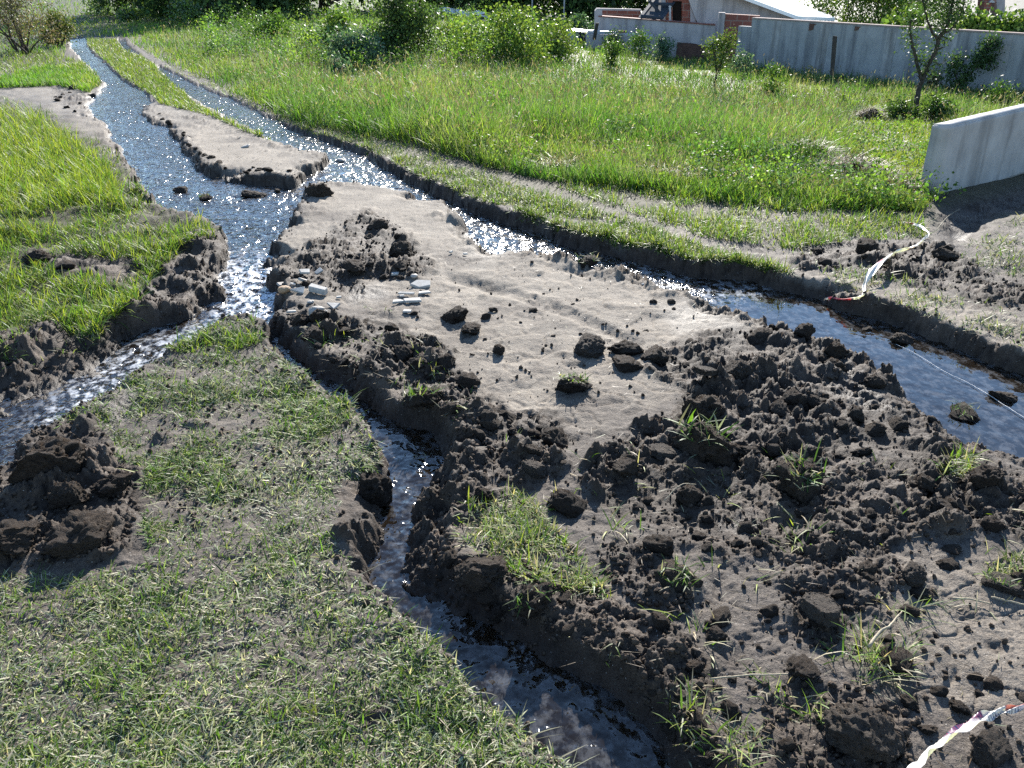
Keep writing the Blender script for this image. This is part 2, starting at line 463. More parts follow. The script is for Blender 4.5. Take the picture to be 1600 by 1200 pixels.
def mat_ground():
    m, nt, out = new_mat('soil')
    p = nd(nt, 'ShaderNodeBsdfPrincipled'); nt.links.new(p.outputs[0], out.inputs[0])
    co = objco(nt)
    n1 = noise(nt, 3.0, 6, .6, co); n2 = noise(nt, 22, 5, .6, co); n3 = noise(nt, 110, 4, .7, co)
    grey = mixc(nt, ramp(nt, n2, .3, .7), (.066, .057, .049), (.118, .104, .091))
    dryc = mixc(nt, ramp(nt, n1, .35, .65), (.158, .140, .116), (.243, .217, .179))
    dryc = mixc(nt, ramp(nt, n3, .45, .8), dryc, (.135, .115, .096))
    mudc = mixc(nt, ramp(nt, n2, .3, .7), (.020, .0145, .0105), (.062, .047, .035))
    mudc = mixc(nt, ramp(nt, n1, .5, .75), mudc, (.105, .082, .064))
    hum = mixc(nt, ramp(nt, n2, .3, .7), (.035, .032, .018), (.075, .068, .038))
    ed = math_n(nt, 'ADD', math_n(nt, 'MULTIPLY', math_n(nt, 'SUBTRACT', n2, .5), .5), attr(nt, 'dry').outputs['Fac'])
    n0 = noise(nt, .9, 6, .65, co)
    dryc = mixc(nt, ramp(nt, n0, .50, .62), dryc, (.105, .091, .077))
    c = mixc(nt, ramp(nt, ed, .12, .75), grey, dryc)
    c = mixc(nt, attr(nt, 'humus').outputs['Fac'], c, hum)
    em = math_n(nt, 'ADD', math_n(nt, 'MULTIPLY', math_n(nt, 'SUBTRACT', n2, .5), .7), attr(nt, 'mud').outputs['Fac'])
    c = mixc(nt, ramp(nt, em, .2, .7), c, mudc)
    n5 = noise(nt, 260, 3, .7, co)
    c = mixc(nt, ramp(nt, n5, .38, .66), mixc(nt, 1.0, c, (.62, .58, .55), 'MULTIPLY'), mixc(nt, 1.0, c, (1.28, 1.24, 1.2), 'MULTIPLY'))
    c = mixc(nt, math_n(nt, 'MULTIPLY', ramp(nt, n3, .52, .72), .35), c, mixc(nt, 1.0, c, (1.6, 1.5, 1.38), 'MULTIPLY'))
    # pale grit
    v = nd(nt, 'ShaderNodeTexVoronoi'); v.inputs['Scale'].default_value = 55; nt.links.new(co, v.inputs['Vector'])
    grit = math_n(nt, 'LESS_THAN', v.outputs['Distance'], .09)
    c = mixc(nt, math_n(nt, 'MULTIPLY', grit, .55), c, (.45, .42, .38))
    wet = attr(nt, 'wet').outputs['Fac']
    c = mixc(nt, math_n(nt, 'MULTIPLY', wet, .45), c, (.03, .024, .02))
    nt.links.new(c, p.inputs['Base Color'])
    r = nd(nt, 'ShaderNodeMapRange'); r.inputs[3].default_value = .85; r.inputs[4].default_value = .48
    nt.links.new(math_n(nt, 'MAXIMUM', wet, math_n(nt, 'MULTIPLY', attr(nt, 'mud').outputs['Fac'], .35)), r.inputs[0])
    nt.links.new(r.outputs[0], p.inputs['Roughness'])
    p.inputs['Specular IOR Level'].default_value = .22
    h = math_n(nt, 'ADD', math_n(nt, 'ADD', math_n(nt, 'MULTIPLY', n2, .5), math_n(nt, 'MULTIPLY', n3, .45)), math_n(nt, 'MULTIPLY', n5, .22))
    nt.links.new(bump(nt, h, .8, .016), p.inputs['Normal'])
    return m

def mat_soil_obj(name, a, b, rough=.7, sc=5):
    m, nt, out = new_mat(name)
    p = nd(nt, 'ShaderNodeBsdfPrincipled'); nt.links.new(p.outputs[0], out.inputs[0])
    co = objco(nt); n2 = noise(nt, sc, 5, .65, co); n3 = noise(nt, sc * 5, 4, .7, co)
    info = nd(nt, 'ShaderNodeObjectInfo')
    c = mixc(nt, ramp(nt, n2, .3, .72), a, b)
    c = mixc(nt, ramp(nt, n3, .42, .7), mixc(nt, 1.0, c, (.7, .66, .63), 'MULTIPLY'), mixc(nt, 1.0, c, (1.55, 1.45, 1.35), 'MULTIPLY'))
    c = mixc(nt, math_n(nt, 'MULTIPLY', info.outputs['Random'], .35), c, tuple(x * 1.7 for x in b))
    nt.links.new(c, p.inputs['Base Color']); p.inputs['Roughness'].default_value = rough
    p.inputs['Specular IOR Level'].default_value = .2
    h = math_n(nt, 'ADD', math_n(nt, 'MULTIPLY', n2, .6), math_n(nt, 'MULTIPLY', n3, .4))
    nt.links.new(bump(nt, h, .9, .12), p.inputs['Normal'])
    return m

def mat_water():
    m, nt, out = new_mat('stream_water')
    co = objco(nt)
    turb = attr(nt, 'turb').outputs['Fac']
    mp = nd(nt, 'ShaderNodeMapping'); mp.inputs['Scale'].default_value = (1, .75, 1); nt.links.new(co, mp.inputs['Vector'])
    n1 = noise(nt, 13, 1.5, .5, mp.outputs[0]); n2 = noise(nt, 34, 1.5, .5, mp.outputs[0]); n3 = noise(nt, 2.2, 2, .5, co)
    h = math_n(nt, 'ADD', math_n(nt, 'MULTIPLY', n1, .7), math_n(nt, 'MULTIPLY', n2, .30))
    b = nd(nt, 'ShaderNodeBump'); b.inputs['Distance'].default_value = .052
    nt.links.new(math_n(nt, 'MULTIPLY', turb, ramp(nt, n3, .02, .58)), b.inputs['Strength']); nt.links.new(h, b.inputs['Height'])
    gl = nd(nt, 'ShaderNodeBsdfGlossy'); nt.links.new(math_n(nt, 'ADD', math_n(nt, 'MULTIPLY', math_n(nt, 'MULTIPLY', turb, turb), .09), .018), gl.inputs['Roughness']); gl.inputs['Color'].default_value = (1, 1, 1, 1)
    nt.links.new(b.outputs[0], gl.inputs['Normal'])
    tr = nd(nt, 'ShaderNodeBsdfTransparent'); tr.inputs['Color'].default_value = (.72, .62, .48, 1)
    df = nd(nt, 'ShaderNodeBsdfDiffuse'); df.inputs['Color'].default_value = (.045, .032, .021, 1)
    body = nd(nt, 'ShaderNodeMixShader'); body.inputs[0].default_value = .2
    nt.links.new(tr.outputs[0], body.inputs[1]); nt.links.new(df.outputs[0], body.inputs[2])
    fr = nd(nt, 'ShaderNodeFresnel'); fr.inputs['IOR'].default_value = 1.42; nt.links.new(b.outputs[0], fr.inputs['Normal'])
    mx = nd(nt, 'ShaderNodeMixShader'); nt.links.new(fr.outputs[0], mx.inputs[0])
    nt.links.new(body.outputs[0], mx.inputs[1]); nt.links.new(gl.outputs[0], mx.inputs[2])
    fo = nd(nt, 'ShaderNodeBsdfDiffuse'); fo.inputs['Color'].default_value = (.75, .77, .8, 1)
    n4 = noise(nt, 28, 5, .7, mp.outputs[0])
    mf = nd(nt, 'ShaderNodeMixShader'); nt.links.new(math_n(nt, 'MULTIPLY', attr(nt, 'foam').outputs['Fac'], ramp(nt, n4, .47, .62)), mf.inputs[0])
    nt.links.new(mx.outputs[0], mf.inputs[1]); nt.links.new(fo.outputs[0], mf.inputs[2])
    nt.links.new(mf.outputs[0], out.inputs[0])
    return m

def mat_leaf(name, trans=.4, rough=.45, spec=.4, sat=1.0):
    m, nt, out = new_mat(name)
    c = attr(nt, 'tint').outputs['Color']
    p = nd(nt, 'ShaderNodeBsdfPrincipled'); nt.links.new(c, p.inputs['Base Color'])
    p.inputs['Roughness'].default_value = rough; p.inputs['Specular IOR Level'].default_value = spec
    t = nd(nt, 'ShaderNodeBsdfTranslucent')
    nt.links.new(mixc(nt, 1.0, c, (1.1, 1.15, .6), 'MULTIPLY'), t.inputs['Color'])
    mx = nd(nt, 'ShaderNodeMixShader'); mx.inputs[0].default_value = trans
    nt.links.new(p.outputs[0], mx.inputs[1]); nt.links.new(t.outputs[0], mx.inputs[2]); nt.links.new(mx.outputs[0], out.inputs[0])
    return m

def mat_plain(name, a, b, scale=6, rough=.8, spec=.3, bmp=.3, bd=.01, stain=None, sc2=1.2):
    m, nt, out = new_mat(name)
    p = nd(nt, 'ShaderNodeBsdfPrincipled'); nt.links.new(p.outputs[0], out.inputs[0])
    co = objco(nt); n1 = noise(nt, scale, 6, .65, co); n2 = noise(nt, scale * 6, 4, .6, co)
    c = mixc(nt, ramp(nt, n1, .3, .7), a, b)
    if stain:
        mp = nd(nt, 'ShaderNodeMapping'); mp.inputs['Scale'].default_value = (2.2, 2.2, .25); nt.links.new(co, mp.inputs['Vector'])
        n3 = noise(nt, sc2, 5, .6, mp.outputs[0])
        c = mixc(nt, ramp(nt, n3, .48, .72), c, stain)
    nt.links.new(c, p.inputs['Base Color']); p.inputs['Roughness'].default_value = rough; p.inputs['Specular IOR Level'].default_value = spec
    nt.links.new(bump(nt, n2, bmp, bd), p.inputs['Normal'])
    return m

def mat_brick(name):
    m, nt, out = new_mat(name)
    p = nd(nt, 'ShaderNodeBsdfPrincipled'); nt.links.new(p.outputs[0], out.inputs[0])
    co = nd(nt, 'ShaderNodeUVMap').outputs[0]
    b = nd(nt, 'ShaderNodeTexBrick'); nt.links.new(co, b.inputs['Vector'])
    b.inputs['Scale'].default_value = 1; b.inputs['Brick Width'].default_value = .33; b.inputs['Row Height'].default_value = .19
    b.inputs['Mortar Size'].default_value = .014; b.inputs['Color1'].default_value = (.25, .075, .047, 1); b.inputs['Color2'].default_value = (.17, .05, .034, 1)
    b.inputs['Mortar'].default_value = (.22, .15, .12, 1)
    n = noise(nt, 3, 5, .6, objco(nt))
    c = mixc(nt, math_n(nt, 'MULTIPLY', n, .45), b.outputs[0], (.10, .045, .035))
    nt.links.new(c, p.inputs['Base Color']); p.inputs['Roughness'].default_value = .85
    nt.links.new(bump(nt, b.outputs['Fac'], -.5, .01), p.inputs['Normal'])
    return m

def mat_vcol(name, rough=.45, spec=.5, trans=0.0):
    if trans: return mat_leaf(name, trans, rough, spec)
    m, nt, out = new_mat(name)
    p = nd(nt, 'ShaderNodeBsdfPrincipled'); nt.links.new(p.outputs[0], out.inputs[0])
    nt.links.new(attr(nt, 'tint').outputs['Color'], p.inputs['Base Color']); p.inputs['Roughness'].default_value = rough
    p.inputs['Specular IOR Level'].default_value = spec
    return m

M_GROUND = mat_ground()
M_WATER = mat_water()
M_GRASS = mat_leaf('grass_blade', .42, .5, .18)
M_FIELD = mat_leaf('field_grass_blade', .46, .55, .12)
M_LEAF = mat_leaf('leaf', .38, .5, .13)
M_BARK = mat_plain('bark', (.035, .028, .022), (.085, .07, .055), 14, .9, .2, .6, .02)
M_CLOD = mat_soil_obj('clod_soil', (.022, .016, .012), (.066, .050, .037), .9)
M_CLODG = mat_soil_obj('grey_clod_soil', (.042, .034, .028), (.085, .072, .060), .9)
M_TILE = mat_plain('tile', (.30, .275, .24), (.47, .445, .40), 60, .8, .2, .1, .003)
M_STONE = mat_plain('stone', (.22, .20, .175), (.40, .37, .33), 25, .75, .3, .5, .004)
M_STRAW = mat_vcol('straw', .5, .4, .25)
M_CONC = mat_plain('cast_concrete', (.24, .235, .23), (.38, .37, .355), 3.5, .85, .3, .5, .006, (.13, .125, .12), 2.0)
M_PLAST = mat_plain('grey_render', (.235, .240, .240), (.325, .328, .325), 2.2, .9, .2, .35, .01, (.11, .112, .118), 1.6)
M_PALE = mat_plain('pale_render', (.31, .285, .285), (.42, .385, .38), 2.0, .9, .2, .3, .01, (.17, .15, .148), 1.6)
M_ROOF = mat_plain('white_roof', (.72, .71, .68), (.82, .81, .78), 3, .5, .4, .1, .01)
M_BRICK = mat_brick('hollow_brick')
M_COPE = mat_plain('worn_coping', (.26, .19, .165), (.36, .29, .26), 5, .9, .1)
M_OLDB = mat_plain('bare_old_brick', (.07, .042, .034), (.13, .075, .058), 7, .95, .1, .6, .02)
M_SHADE = mat_plain('opening_shade', (.012, .010, .009), (.025, .02, .018), 4, .9, .1)  # near-black colour painting the unlit inside of an opening
M_METAL = mat_plain('blue_grey_steel', (.03, .036, .045), (.05, .057, .068), 8, .85, .1, .1, .003)
M_GLASSY = mat_plain('panel_glass', (.035, .042, .05), (.055, .065, .075), 3, .9, .05, .05, .003)
M_WOODP = mat_plain('weathered_post', (.03, .026, .023), (.07, .06, .05), 20, .9, .2, .6, .01)
M_SHEET = mat_plain('white_sheet', (.30, .31, .33), (.42, .43, .44), 6, .4, .5, .1, .004)
M_HILL = mat_plain('hazed_hill_scrub', (.020, .040, .030), (.045, .075, .055), .05, .95, .1, 1, 2)  # blue-green puts the far haze into the scrub colour

# ------------------------------------------------------------------ ground sheet
def build_ground():
    def Yflat(y):
        v = (y - CY) / F
        return CAM_H * (CP - v * SP) / (SP + v * CP)
    ys = np.arange(1330, 112, -1.75)
    rows = list(Yflat(ys))
    first, last = rows[0], rows[-1]
    back = [first - .04 * k - .012 * k * k for k in range(24, 0, -1)]
    far = []; y = last; st = rows[-1] - rows[-2]
    while y < 900:
        y += st; st *= 1.035; far.append(y)
    R = np.array(back + rows + far)
    kc = np.arange(-70, 1671, 1.85)
    side = np.cumsum(4 * 1.085 ** np.arange(46))
    K = np.concatenate([(-70 - side)[::-1], kc, kc[-1] + side])
    K = (K - CX) / F
    zc = np.maximum(R * CP + CAM_H * SP, .75)
    X = zc[:, None] * K[None, :]; Y = np.repeat(R[:, None], len(K), 1)
    sh = X.shape
    z, m = terrain(X.ravel(), Y.ravel())
    px, py = m['px'], m['py']
    hum = np.zeros_like(z)
    fieldp = [(180, 40), (260, 95), (480, 205), (640, 250), (760, 300), (900, 330), (1060, 355), (1230, 370), (1440, 355), (1800, 330), (1800, -40), (-900, -40), (-900, 95), (90, 100), (110, 50)]
    hum = np.maximum(hum, sstep(10, -20, poly_sdf(px, py, fieldp)))
    hum = np.maximum(hum, sstep(20, -20, poly_sdf(px, py, [(-900, 150), (0, 150), (110, 195), (200, 265), (250, 325), (345, 370), (350, 470), (180, 550), (0, 610), (-900, 700)])))
    hum = np.where(py < 45, 1, hum) * (1 - .75 * np.clip(m['dry'], 0, 1))
    fade = sstep(60, 20, Y.ravel())
    attrs = dict(mud=m['mud'] * fade, dry=m['dry'], wet=m['wet'], humus=np.clip(hum + (1 - fade), 0, 1))
    V = np.stack([X.ravel(), Y.ravel(), z], 1)
    n, c = sh
    idx = np.arange(n * c).reshape(n, c)
    q = np.stack([idx[:-1, :-1], idx[:-1, 1:], idx[1:, 1:], idx[1:, :-1]], -1).reshape(-1, 4)
    g = link('ground', mesh_np('ground', V, q.ravel(), np.full(len(q), 4), M_GROUND, True, attrs))
    tag(g, kind='structure')
    # water: one sheet following the channels
    d = m['d'].reshape(sh)
    keep = (d[:-1, :-1] < .13) & (d[1:, 1:] < .13) & (Y[:-1, :-1] < 60)
    qk = q.reshape(n - 1, c - 1, 4)[keep]
    used, inv = np.unique(qk.ravel(), return_inverse=True)
    wx, wy = X.ravel()[used], Y.ravel()[used]
    upx, upy = px[used], py[used]
    turb = np.where((upx < 640) & (upy < 300), 1.35, 1.0)
    calm = sstep(-30, 60, upx - 1090 + 0 * upy) * (upy < 760)
    turb = np.where(upx > 900, turb * (1 - calm) + .06 * calm, turb)
    foam = sstep(40, -20, poly_sdf(upx, upy, [(350, 395), (430, 395), (440, 480), (350, 480)]))
    foamv = np.clip(foam + .5 * sstep(30, -20, poly_sdf(upx, upy, [(150, 540), (300, 490), (340, 480), (345, 510), (230, 560), (100, 640), (40, 640)])) + .35 * sstep(25, -15, poly_sdf(upx, upy, [(980, 405), (1100, 430), (1190, 437), (1100, 452), (1000, 425)])), 0, 1)
    turb = np.clip(turb + .35 * foam, 0, 1.2)
    low = (upx > 450) & (upx < 1100) & (upy > 600)
    turb = np.where(low, .5, turb)
    wz = m['b'][used] - water_drop(wy) + turb * (.008 * fbm(wx * 9, wy * 7, 2, 71) + .004 * fbm(wx * 24, wy * 20, 2, 72)) + foam * .02 * fbm(wx * 14, wy * 12, 2, 73)
    w = link('stream_water', mesh_np('stream_water', np.stack([wx, wy, wz], 1), inv.ravel(), np.full(len(qk), 4), M_WATER, True, dict(turb=turb, foam=foamv)))
    tag(w, kind='structure')
build_ground()

# ------------------------------------------------------------------ grass
def blade_geo(R, h, w, az, lean, curl, col, tipcol=None):
    """N curved tapering blades, 7 vertices each"""
    N = len(R)
    T = np.array([0, .36, .72, 1.0])
    W = np.array([.85, 1.0, .62, 0.0])
    dx, dy = np.cos(az), np.sin(az)
    tw = RNG.uniform(-.9, .9, N)
    sx, sy = -np.sin(az + tw), np.cos(az + tw)
    V = np.zeros((N, 7, 3), np.float32); C = np.zeros((N, 7, 3), np.float32)
    k = 0
    hor = np.zeros(N); ver = np.zeros(N); pt = 0
    for i, t in enumerate(T):
        th = np.clip(lean + curl * t, -2.4, 2.4)
        hor = hor + np.sin(th) * h * (t - pt); ver = ver + np.cos(th) * h * (t - pt); pt = t
        cx = R[:, 0] + dx * hor; cy = R[:, 1] + dy * hor; cz = R[:, 2] + ver
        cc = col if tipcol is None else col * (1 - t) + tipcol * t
        if i < 3:
            ww = w * W[i] * .5
            V[:, k] = np.stack([cx - sx * ww, cy - sy * ww, cz], 1); C[:, k] = cc; k += 1
            V[:, k] = np.stack([cx + sx * ww, cy + sy * ww, cz], 1); C[:, k] = cc; k += 1
        else:
            V[:, k] = np.stack([cx, cy, cz], 1); C[:, k] = cc
    lp = np.array([0, 1, 3, 2, 2, 3, 5, 4, 4, 5, 6])
    L = (np.arange(N)[:, None] * 7 + lp[None]).ravel()
    S = np.tile(np.array([4, 4, 3]), N)
    return V.reshape(-1, 3), L, S, C.reshape(-1, 3)

def join_geo(parts):
    Vs, Ls, Ss, Cs, o = [], [], [], [], 0
    for V, L, S, C in parts:
        Vs.append(V); Ls.append(L + o); Ss.append(S); Cs.append(C); o += len(V)
    return np.concatenate(Vs), np.concatenate(Ls), np.concatenate(Ss), np.concatenate(Cs)

def palette(N, cols, wts, jit=.25):
    c = np.array(cols)[RNG.choice(len(cols), N, p=np.array(wts) / sum(wts))]
    return np.clip(c * RNG.uniform(1 - jit, 1 + jit, (N, 1)) * RNG.uniform(.92, 1.08, (N, 3)), .004, .9)

def sample_px(poly, n):
    P = np.array(poly); mn, mx = P.min(0), P.max(0)
    out = []; got = 0
    while got < n:
        q = RNG.uniform(mn, mx, (n * 2, 2))
        q = q[poly_sdf(q[:, 0], q[:, 1], poly) < 0]
        out.append(q); got += len(q)
    return np.concatenate(out)[:n]

LUSH, YEL, DEEP = (.12, .205, .032), (.22, .265, .042), (.045, .085, .022)
OLIVE, STRAW, DUST, BROWN, BLUE = (.125, .155, .05), (.38, .335, .215), (.235, .24, .16), (.12, .085, .045), (.085, .14, .075)

def grass_object(name, parts, mat, label):
    V, L, S, C = join_geo(parts)
    o = link(name, mesh_np(name, V, L, S, mat, False, None, C))
    return tag(o, label, 'grass', kind='stuff')

def matted(poly, n, hmin, hmax, w, lean, cols, wts, thr=-.15, fr=2.6, avoid_mud=.5, clump=0.0, avoid_dry=.55, cmax=1.1):
    q = sample_px(poly, n)
    P, m = on_ground(q[:, 0], q[:, 1])
    dens = fbm(P[:, 0] * fr, P[:, 1] * fr, 4, 91)
    k = (m['d'] > .02) & (np.maximum(m['mudz'], m['shade_hollow']) < avoid_mud) & (m['dry'] < avoid_dry + RNG.normal(0, .12, n)) & (dens > thr + RNG.normal(0, .12, n))
    P = P[k]; N = len(P); dn = dens[k]
    if clump:
        az = RNG.uniform(0, 6.28, N)
    az = RNG.uniform(0, 6.28, N)
    h = RNG.uniform(hmin, hmax, N) * (.7 + .5 * sstep(-.2, .4, dn)) * np.exp(RNG.normal(0, .25, N))
    ln = np.clip(RNG.normal(lean[0], lean[1], N), .05, 1.5)
    col = palette(N, cols, wts)
    P[:, 2] -= .003
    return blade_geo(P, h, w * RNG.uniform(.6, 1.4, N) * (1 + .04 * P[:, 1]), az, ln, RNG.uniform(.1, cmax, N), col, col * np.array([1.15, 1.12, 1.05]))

# trampled, silt-dusted grass on the near left ground
FORE = [(-160, 905), (220, 890), (330, 760), (470, 660), (560, 650), (600, 720), (575, 740), (530, 760), (525, 850), (560, 890), (650, 970), (760, 1080), (920, 1215), (1000, 1330), (-160, 1330)]
MIDL = [(60, 680), (150, 610), (240, 545), (340, 500), (400, 500), (440, 550), (520, 610), (565, 650), (500, 680), (380, 770), (230, 860), (210, 760), (150, 670)]
tr = [matted(FORE, 112000, .014, .040, .0033, (.95, .4), [(.32, .33, .24), (.17, .20, .085), LUSH, (.44, .41, .31), DEEP], [4.4, 3, 3.4, 3.4, 1.0], -.24, 2.0, .5, 0, .55, 2.4),
      matted(FORE, 15000, .022, .055, .0030, (.75, .35), [LUSH, DEEP, OLIVE, YEL], [3, 2.5, 2, 1], .03, 3.4),
      matted(FORE, 2600, .04, .10, .0032, (1.2, .2), [(.36, .33, .24), DUST, OLIVE], [2, 3, 2], -.6),
      matted(MIDL, 22000, .016, .045, .0032, (.95, .35), [(.30, .31, .22), OLIVE, LUSH, DEEP], [3.4, 3, 3, 1.5], -.08, 3.5),
      matted(MIDL, 4000, .03, .07, .0036, (.9, .3), [LUSH, YEL, DEEP], [3, 1, 2], .12, 3.5),
      matted([(440, 560), (560, 640), (605, 720), (570, 735), (470, 690), (420, 600)], 3800, .03, .065, .0036, (.95, .3), [LUSH, DUST, YEL], [3, 2.5, 1], -.1, 4),
      matted([(250, 545), (330, 490), (400, 485), (430, 530), (330, 560)], 3500, .03, .085, .0038, (.75, .35), [LUSH, YEL, DEEP, DUST], [3, 2, 1.5, 1], -.1, 4)]
grass_object('trampled_grass', tr, M_GRASS, 'trampled short grass dusted with grey silt on the near left ground')

# lush grass on the left bank
LB = [(-160, 140), (-40, 145), (60, 165), (125, 200), (195, 250), (225, 290), (260, 320), (320, 345), (355, 375), (350, 440), (300, 470), (250, 480), (190, 520), (60, 530), (-160, 570)]
lb = [matted(LB, 38000, .045, .115, .0042, (.5, .32), [LUSH, YEL, DEEP, OLIVE], [4, 3.4, 1.6, 1], -.16, 2.2, .75),
      matted([(-160, 150), (40, 175), (110, 215), (170, 265), (190, 320), (60, 330), (-160, 340)], 16000, .10, .19, .0048, (.35, .25), [LUSH, YEL], [2, 4], -.4, 2.2, .6),
      matted(LB, 6000, .03, .07, .004, (.9, .3), [DUST, STRAW, OLIVE], [2, 1, 2], -.5),
      matted([(-160, 480), (160, 480), (200, 530), (60, 570), (-160, 620)], 4500, .03, .08, .004, (.7, .3), [LUSH, DUST, OLIVE], [2, 2, 2], .0, 3, 1.5)]
grass_object('bank_grass', lb, M_GRASS, 'lush bright green grass on the left stream bank')

# short grass along the brook's far edge and between the wheel tracks
EDGE = [(250, 105), (300, 125), (470, 205), (600, 250), (700, 300), (850, 358), (1000, 405), (1090, 424), (1210, 440), (1240, 425), (1100, 385), (960, 335), (840, 300), (720, 262), (640, 228), (560, 208), (480, 195), (400, 165), (280, 100)]
MIDDLE = [(128, 60), (182, 62), (250, 108), (300, 160), (350, 188), (430, 222), (380, 205), (330, 182), (250, 162), (240, 150), (190, 122), (150, 90)]
ed = [matted(EDGE, 26000, .035, .085, .0045, (.6, .35), [LUSH, YEL, DUST, OLIVE, DEEP], [3, 1.6, 2, 2, 1], -.25, 2.4),
      matted(MIDDLE, 16000, .05, .12, .006, (.45, .3), [LUSH, YEL, OLIVE, DUST], [3, 2, 2, 1], -.6, 2.4),
      matted([(1080, 385), (1240, 395), (1330, 465), (1420, 500), (1600, 580), (1760, 640), (1760, 540), (1560, 480), (1440, 440), (1240, 380)], 5500, .03, .06, .0042, (.8, .35), [LUSH, DUST, OLIVE, STRAW], [2, 2, 2, 1], .05, 3, .6, 0, 2),
      matted([(860, 290), (1060, 300), (1440, 345), (1450, 372), (1330, 378), (1230, 390), (1100, 372), (960, 325)], 9000, .04, .10, .0045, (.5, .3), [LUSH, YEL, DUST], [3, 2, 1.5], -.12, 2.4),
      matted([(1480, 400), (1560, 350), (1760, 290), (1760, 460), (1560, 430)], 5000, .03, .07, .0042, (.8, .3), [DUST, OLIVE, LUSH], [3, 2, 1.5], -.1, 3, .6, 0, 2),
      matted([(-160, 90), (60, 80), (140, 100), (165, 135), (130, 140), (60, 120), (-160, 112)], 9000, .06, .14, .006, (.45, .3), [LUSH, OLIVE, DUST, YEL], [3, 2, 1, 1], -.5)]
grass_object('verge_grass', ed, M_GRASS, 'short green grass along the brook edge and between the wheel ruts')

# thin grass left on the churned mud
def bits(poly, n, thr, hm=(.03, .08), cols=(LUSH, DUST, STRAW, YEL), w=(2, 2, 1.5, 1)):
    return matted(poly, n, hm[0], hm[1], .0036, (.75, .35), list(cols), list(w), thr, 5, 2.0)
mb = [bits([(730, 780), (820, 770), (900, 860), (960, 940), (880, 920), (760, 890), (710, 830)], 2600, -.25),
      bits([(640, 650), (1600, 740), (1640, 900), (1200, 1200), (1000, 1100), (720, 880)], 5200, .30),
      bits([(450, 500), (700, 540), (760, 640), (600, 640)], 900, .15), bits([(540, 345), (660, 380), (640, 430), (500, 460)], 700, .0, (.02, .06)),
      bits([(1480, 720), (1520, 710), (1520, 740), (1470, 745)], 350, -.9), bits([(1540, 880), (1660, 850), (1660, 910), (1540, 920)], 700, -.9, (.03, .06), (OLIVE, STRAW, LUSH), (2, 1, 1)),
      bits([(1030, 1080), (1130, 1060), (1200, 1160), (1180, 1210), (1080, 1200)], 420, .05), bits([(560, 470), (620, 455), (640, 480), (580, 490)], 300, -.9, (.02, .05)),
      bits([(740, 370), (800, 380), (780, 400), (730, 390)], 250, -.9, (.02, .05)), bits([(1330, 960), (1440, 940), (1420, 1060), (1350, 1080)], 380, .1, (.03, .09), (STRAW, DUST, LUSH), (2, 2, 1.5))]
grass_object('sparse_grass', mb, M_GRASS, 'sparse torn grass blades scattered over the churned brown mud')

def litter(poly, n, cols, wts, hm=(.02, .09), w=.0028):
    q = sample_px(poly, n); P, m = on_ground(q[:, 0], q[:, 1]); P = P[m['d'] > .0]; k = len(P)
    P[:, 2] += RNG.uniform(.002, .016, k)
    return blade_geo(P, RNG.uniform(*hm, k) * np.exp(RNG.normal(0, .2, k)), w * RNG.uniform(.5, 1.3, k), RNG.uniform(0, 6.28, k), RNG.normal(1.5, .12, k), RNG.uniform(-.15, .25, k), palette(k, cols, wts))
lt = [litter([(640, 640), (1000, 660), (1640, 760), (1640, 1240), (1080, 1240), (720, 900)], 520, [(.2, .17, .11), BROWN, DUST], [2, 4, 1], (.015, .06), .0022),
      litter([(440, 490), (720, 540), (780, 640), (640, 680), (480, 560)], 260, [STRAW, BROWN], [2, 3], (.02, .06)),
      litter([(440, 300), (700, 330), (1100, 480), (1050, 620), (760, 620), (560, 480), (430, 420)], 420, [BROWN, (.08, .06, .045), STRAW], [3, 3, 1], (.01, .04), .003),
      litter([(230, 175), (420, 222), (510, 245), (440, 285), (300, 255)], 200, [BROWN, (.06, .05, .04)], [1, 2], (.03, .10), .006),
      litter([(1240, 380), (1640, 430), (1640, 580), (1300, 470)], 260, [STRAW, BROWN, DUST], [2, 2, 2], (.02, .08)),
      litter([(240, 560), (440, 540), (560, 660), (420, 780), (230, 860)], 500, [STRAW, DUST, BROWN], [3, 2, 2], (.02, .08))]
V_, L_, S_, C_ = join_geo(lt)
tag(link('straw_litter', mesh_np('straw_litter', V_, L_, S_, M_GRASS, False, None, C_)), 'dry straw and root bits lying loose over mud and dirt', 'litter', kind='stuff')

def leaves(cl, n, size, cols, wts, asp=.55, droop=.3, jit=.3):
    """leaf quads gathered on twigs through ellipsoid clumps: cl = [(centre, radii, weight)]"""
    w = np.array([c[2] for c in cl], float); w /= w.sum()
    per = 14
    nt = max(4, n // per)
    ci = RNG.choice(len(cl), nt, p=w)
    cen = np.array([c[0] for c in cl])[ci]; rad = np.array([c[1] for c in cl])[ci]
    d = RNG.normal(0, 1, (nt, 3)); d /= np.linalg.norm(d, axis=1)[:, None]
    rr = RNG.random((nt, 1)) ** .45
    tw = cen + d * rr * rad
    tsz = np.minimum(rad.min(1), .5)[:, None] * .22 + size
    P = np.repeat(tw, per, 0) + RNG.normal(0, 1, (nt * per, 3)) * np.repeat(tsz, per, 0)
    N = len(P)
    a = RNG.normal(0, 1, (N, 3)); a[:, 2] -= droop; a /= np.linalg.norm(a, axis=1)[:, None]
    b = np.cross(a, RNG.normal(0, 1, (N, 3))); b /= np.linalg.norm(b, axis=1)[:, None]
    s = size * RNG.uniform(.6, 1.4, (N, 1))
    V = np.stack([P, P + a * s * .5 + b * s * asp * .5, P + a * s, P + a * s * .5 - b * s * asp * .5], 1).reshape(-1, 3)
    col = np.repeat(palette(nt, cols, wts, jit), per, 0) * RNG.uniform(.8, 1.2, (N, 1))
    return V, np.arange(N * 4), np.full(N, 4), np.repeat(col, 4, 0)


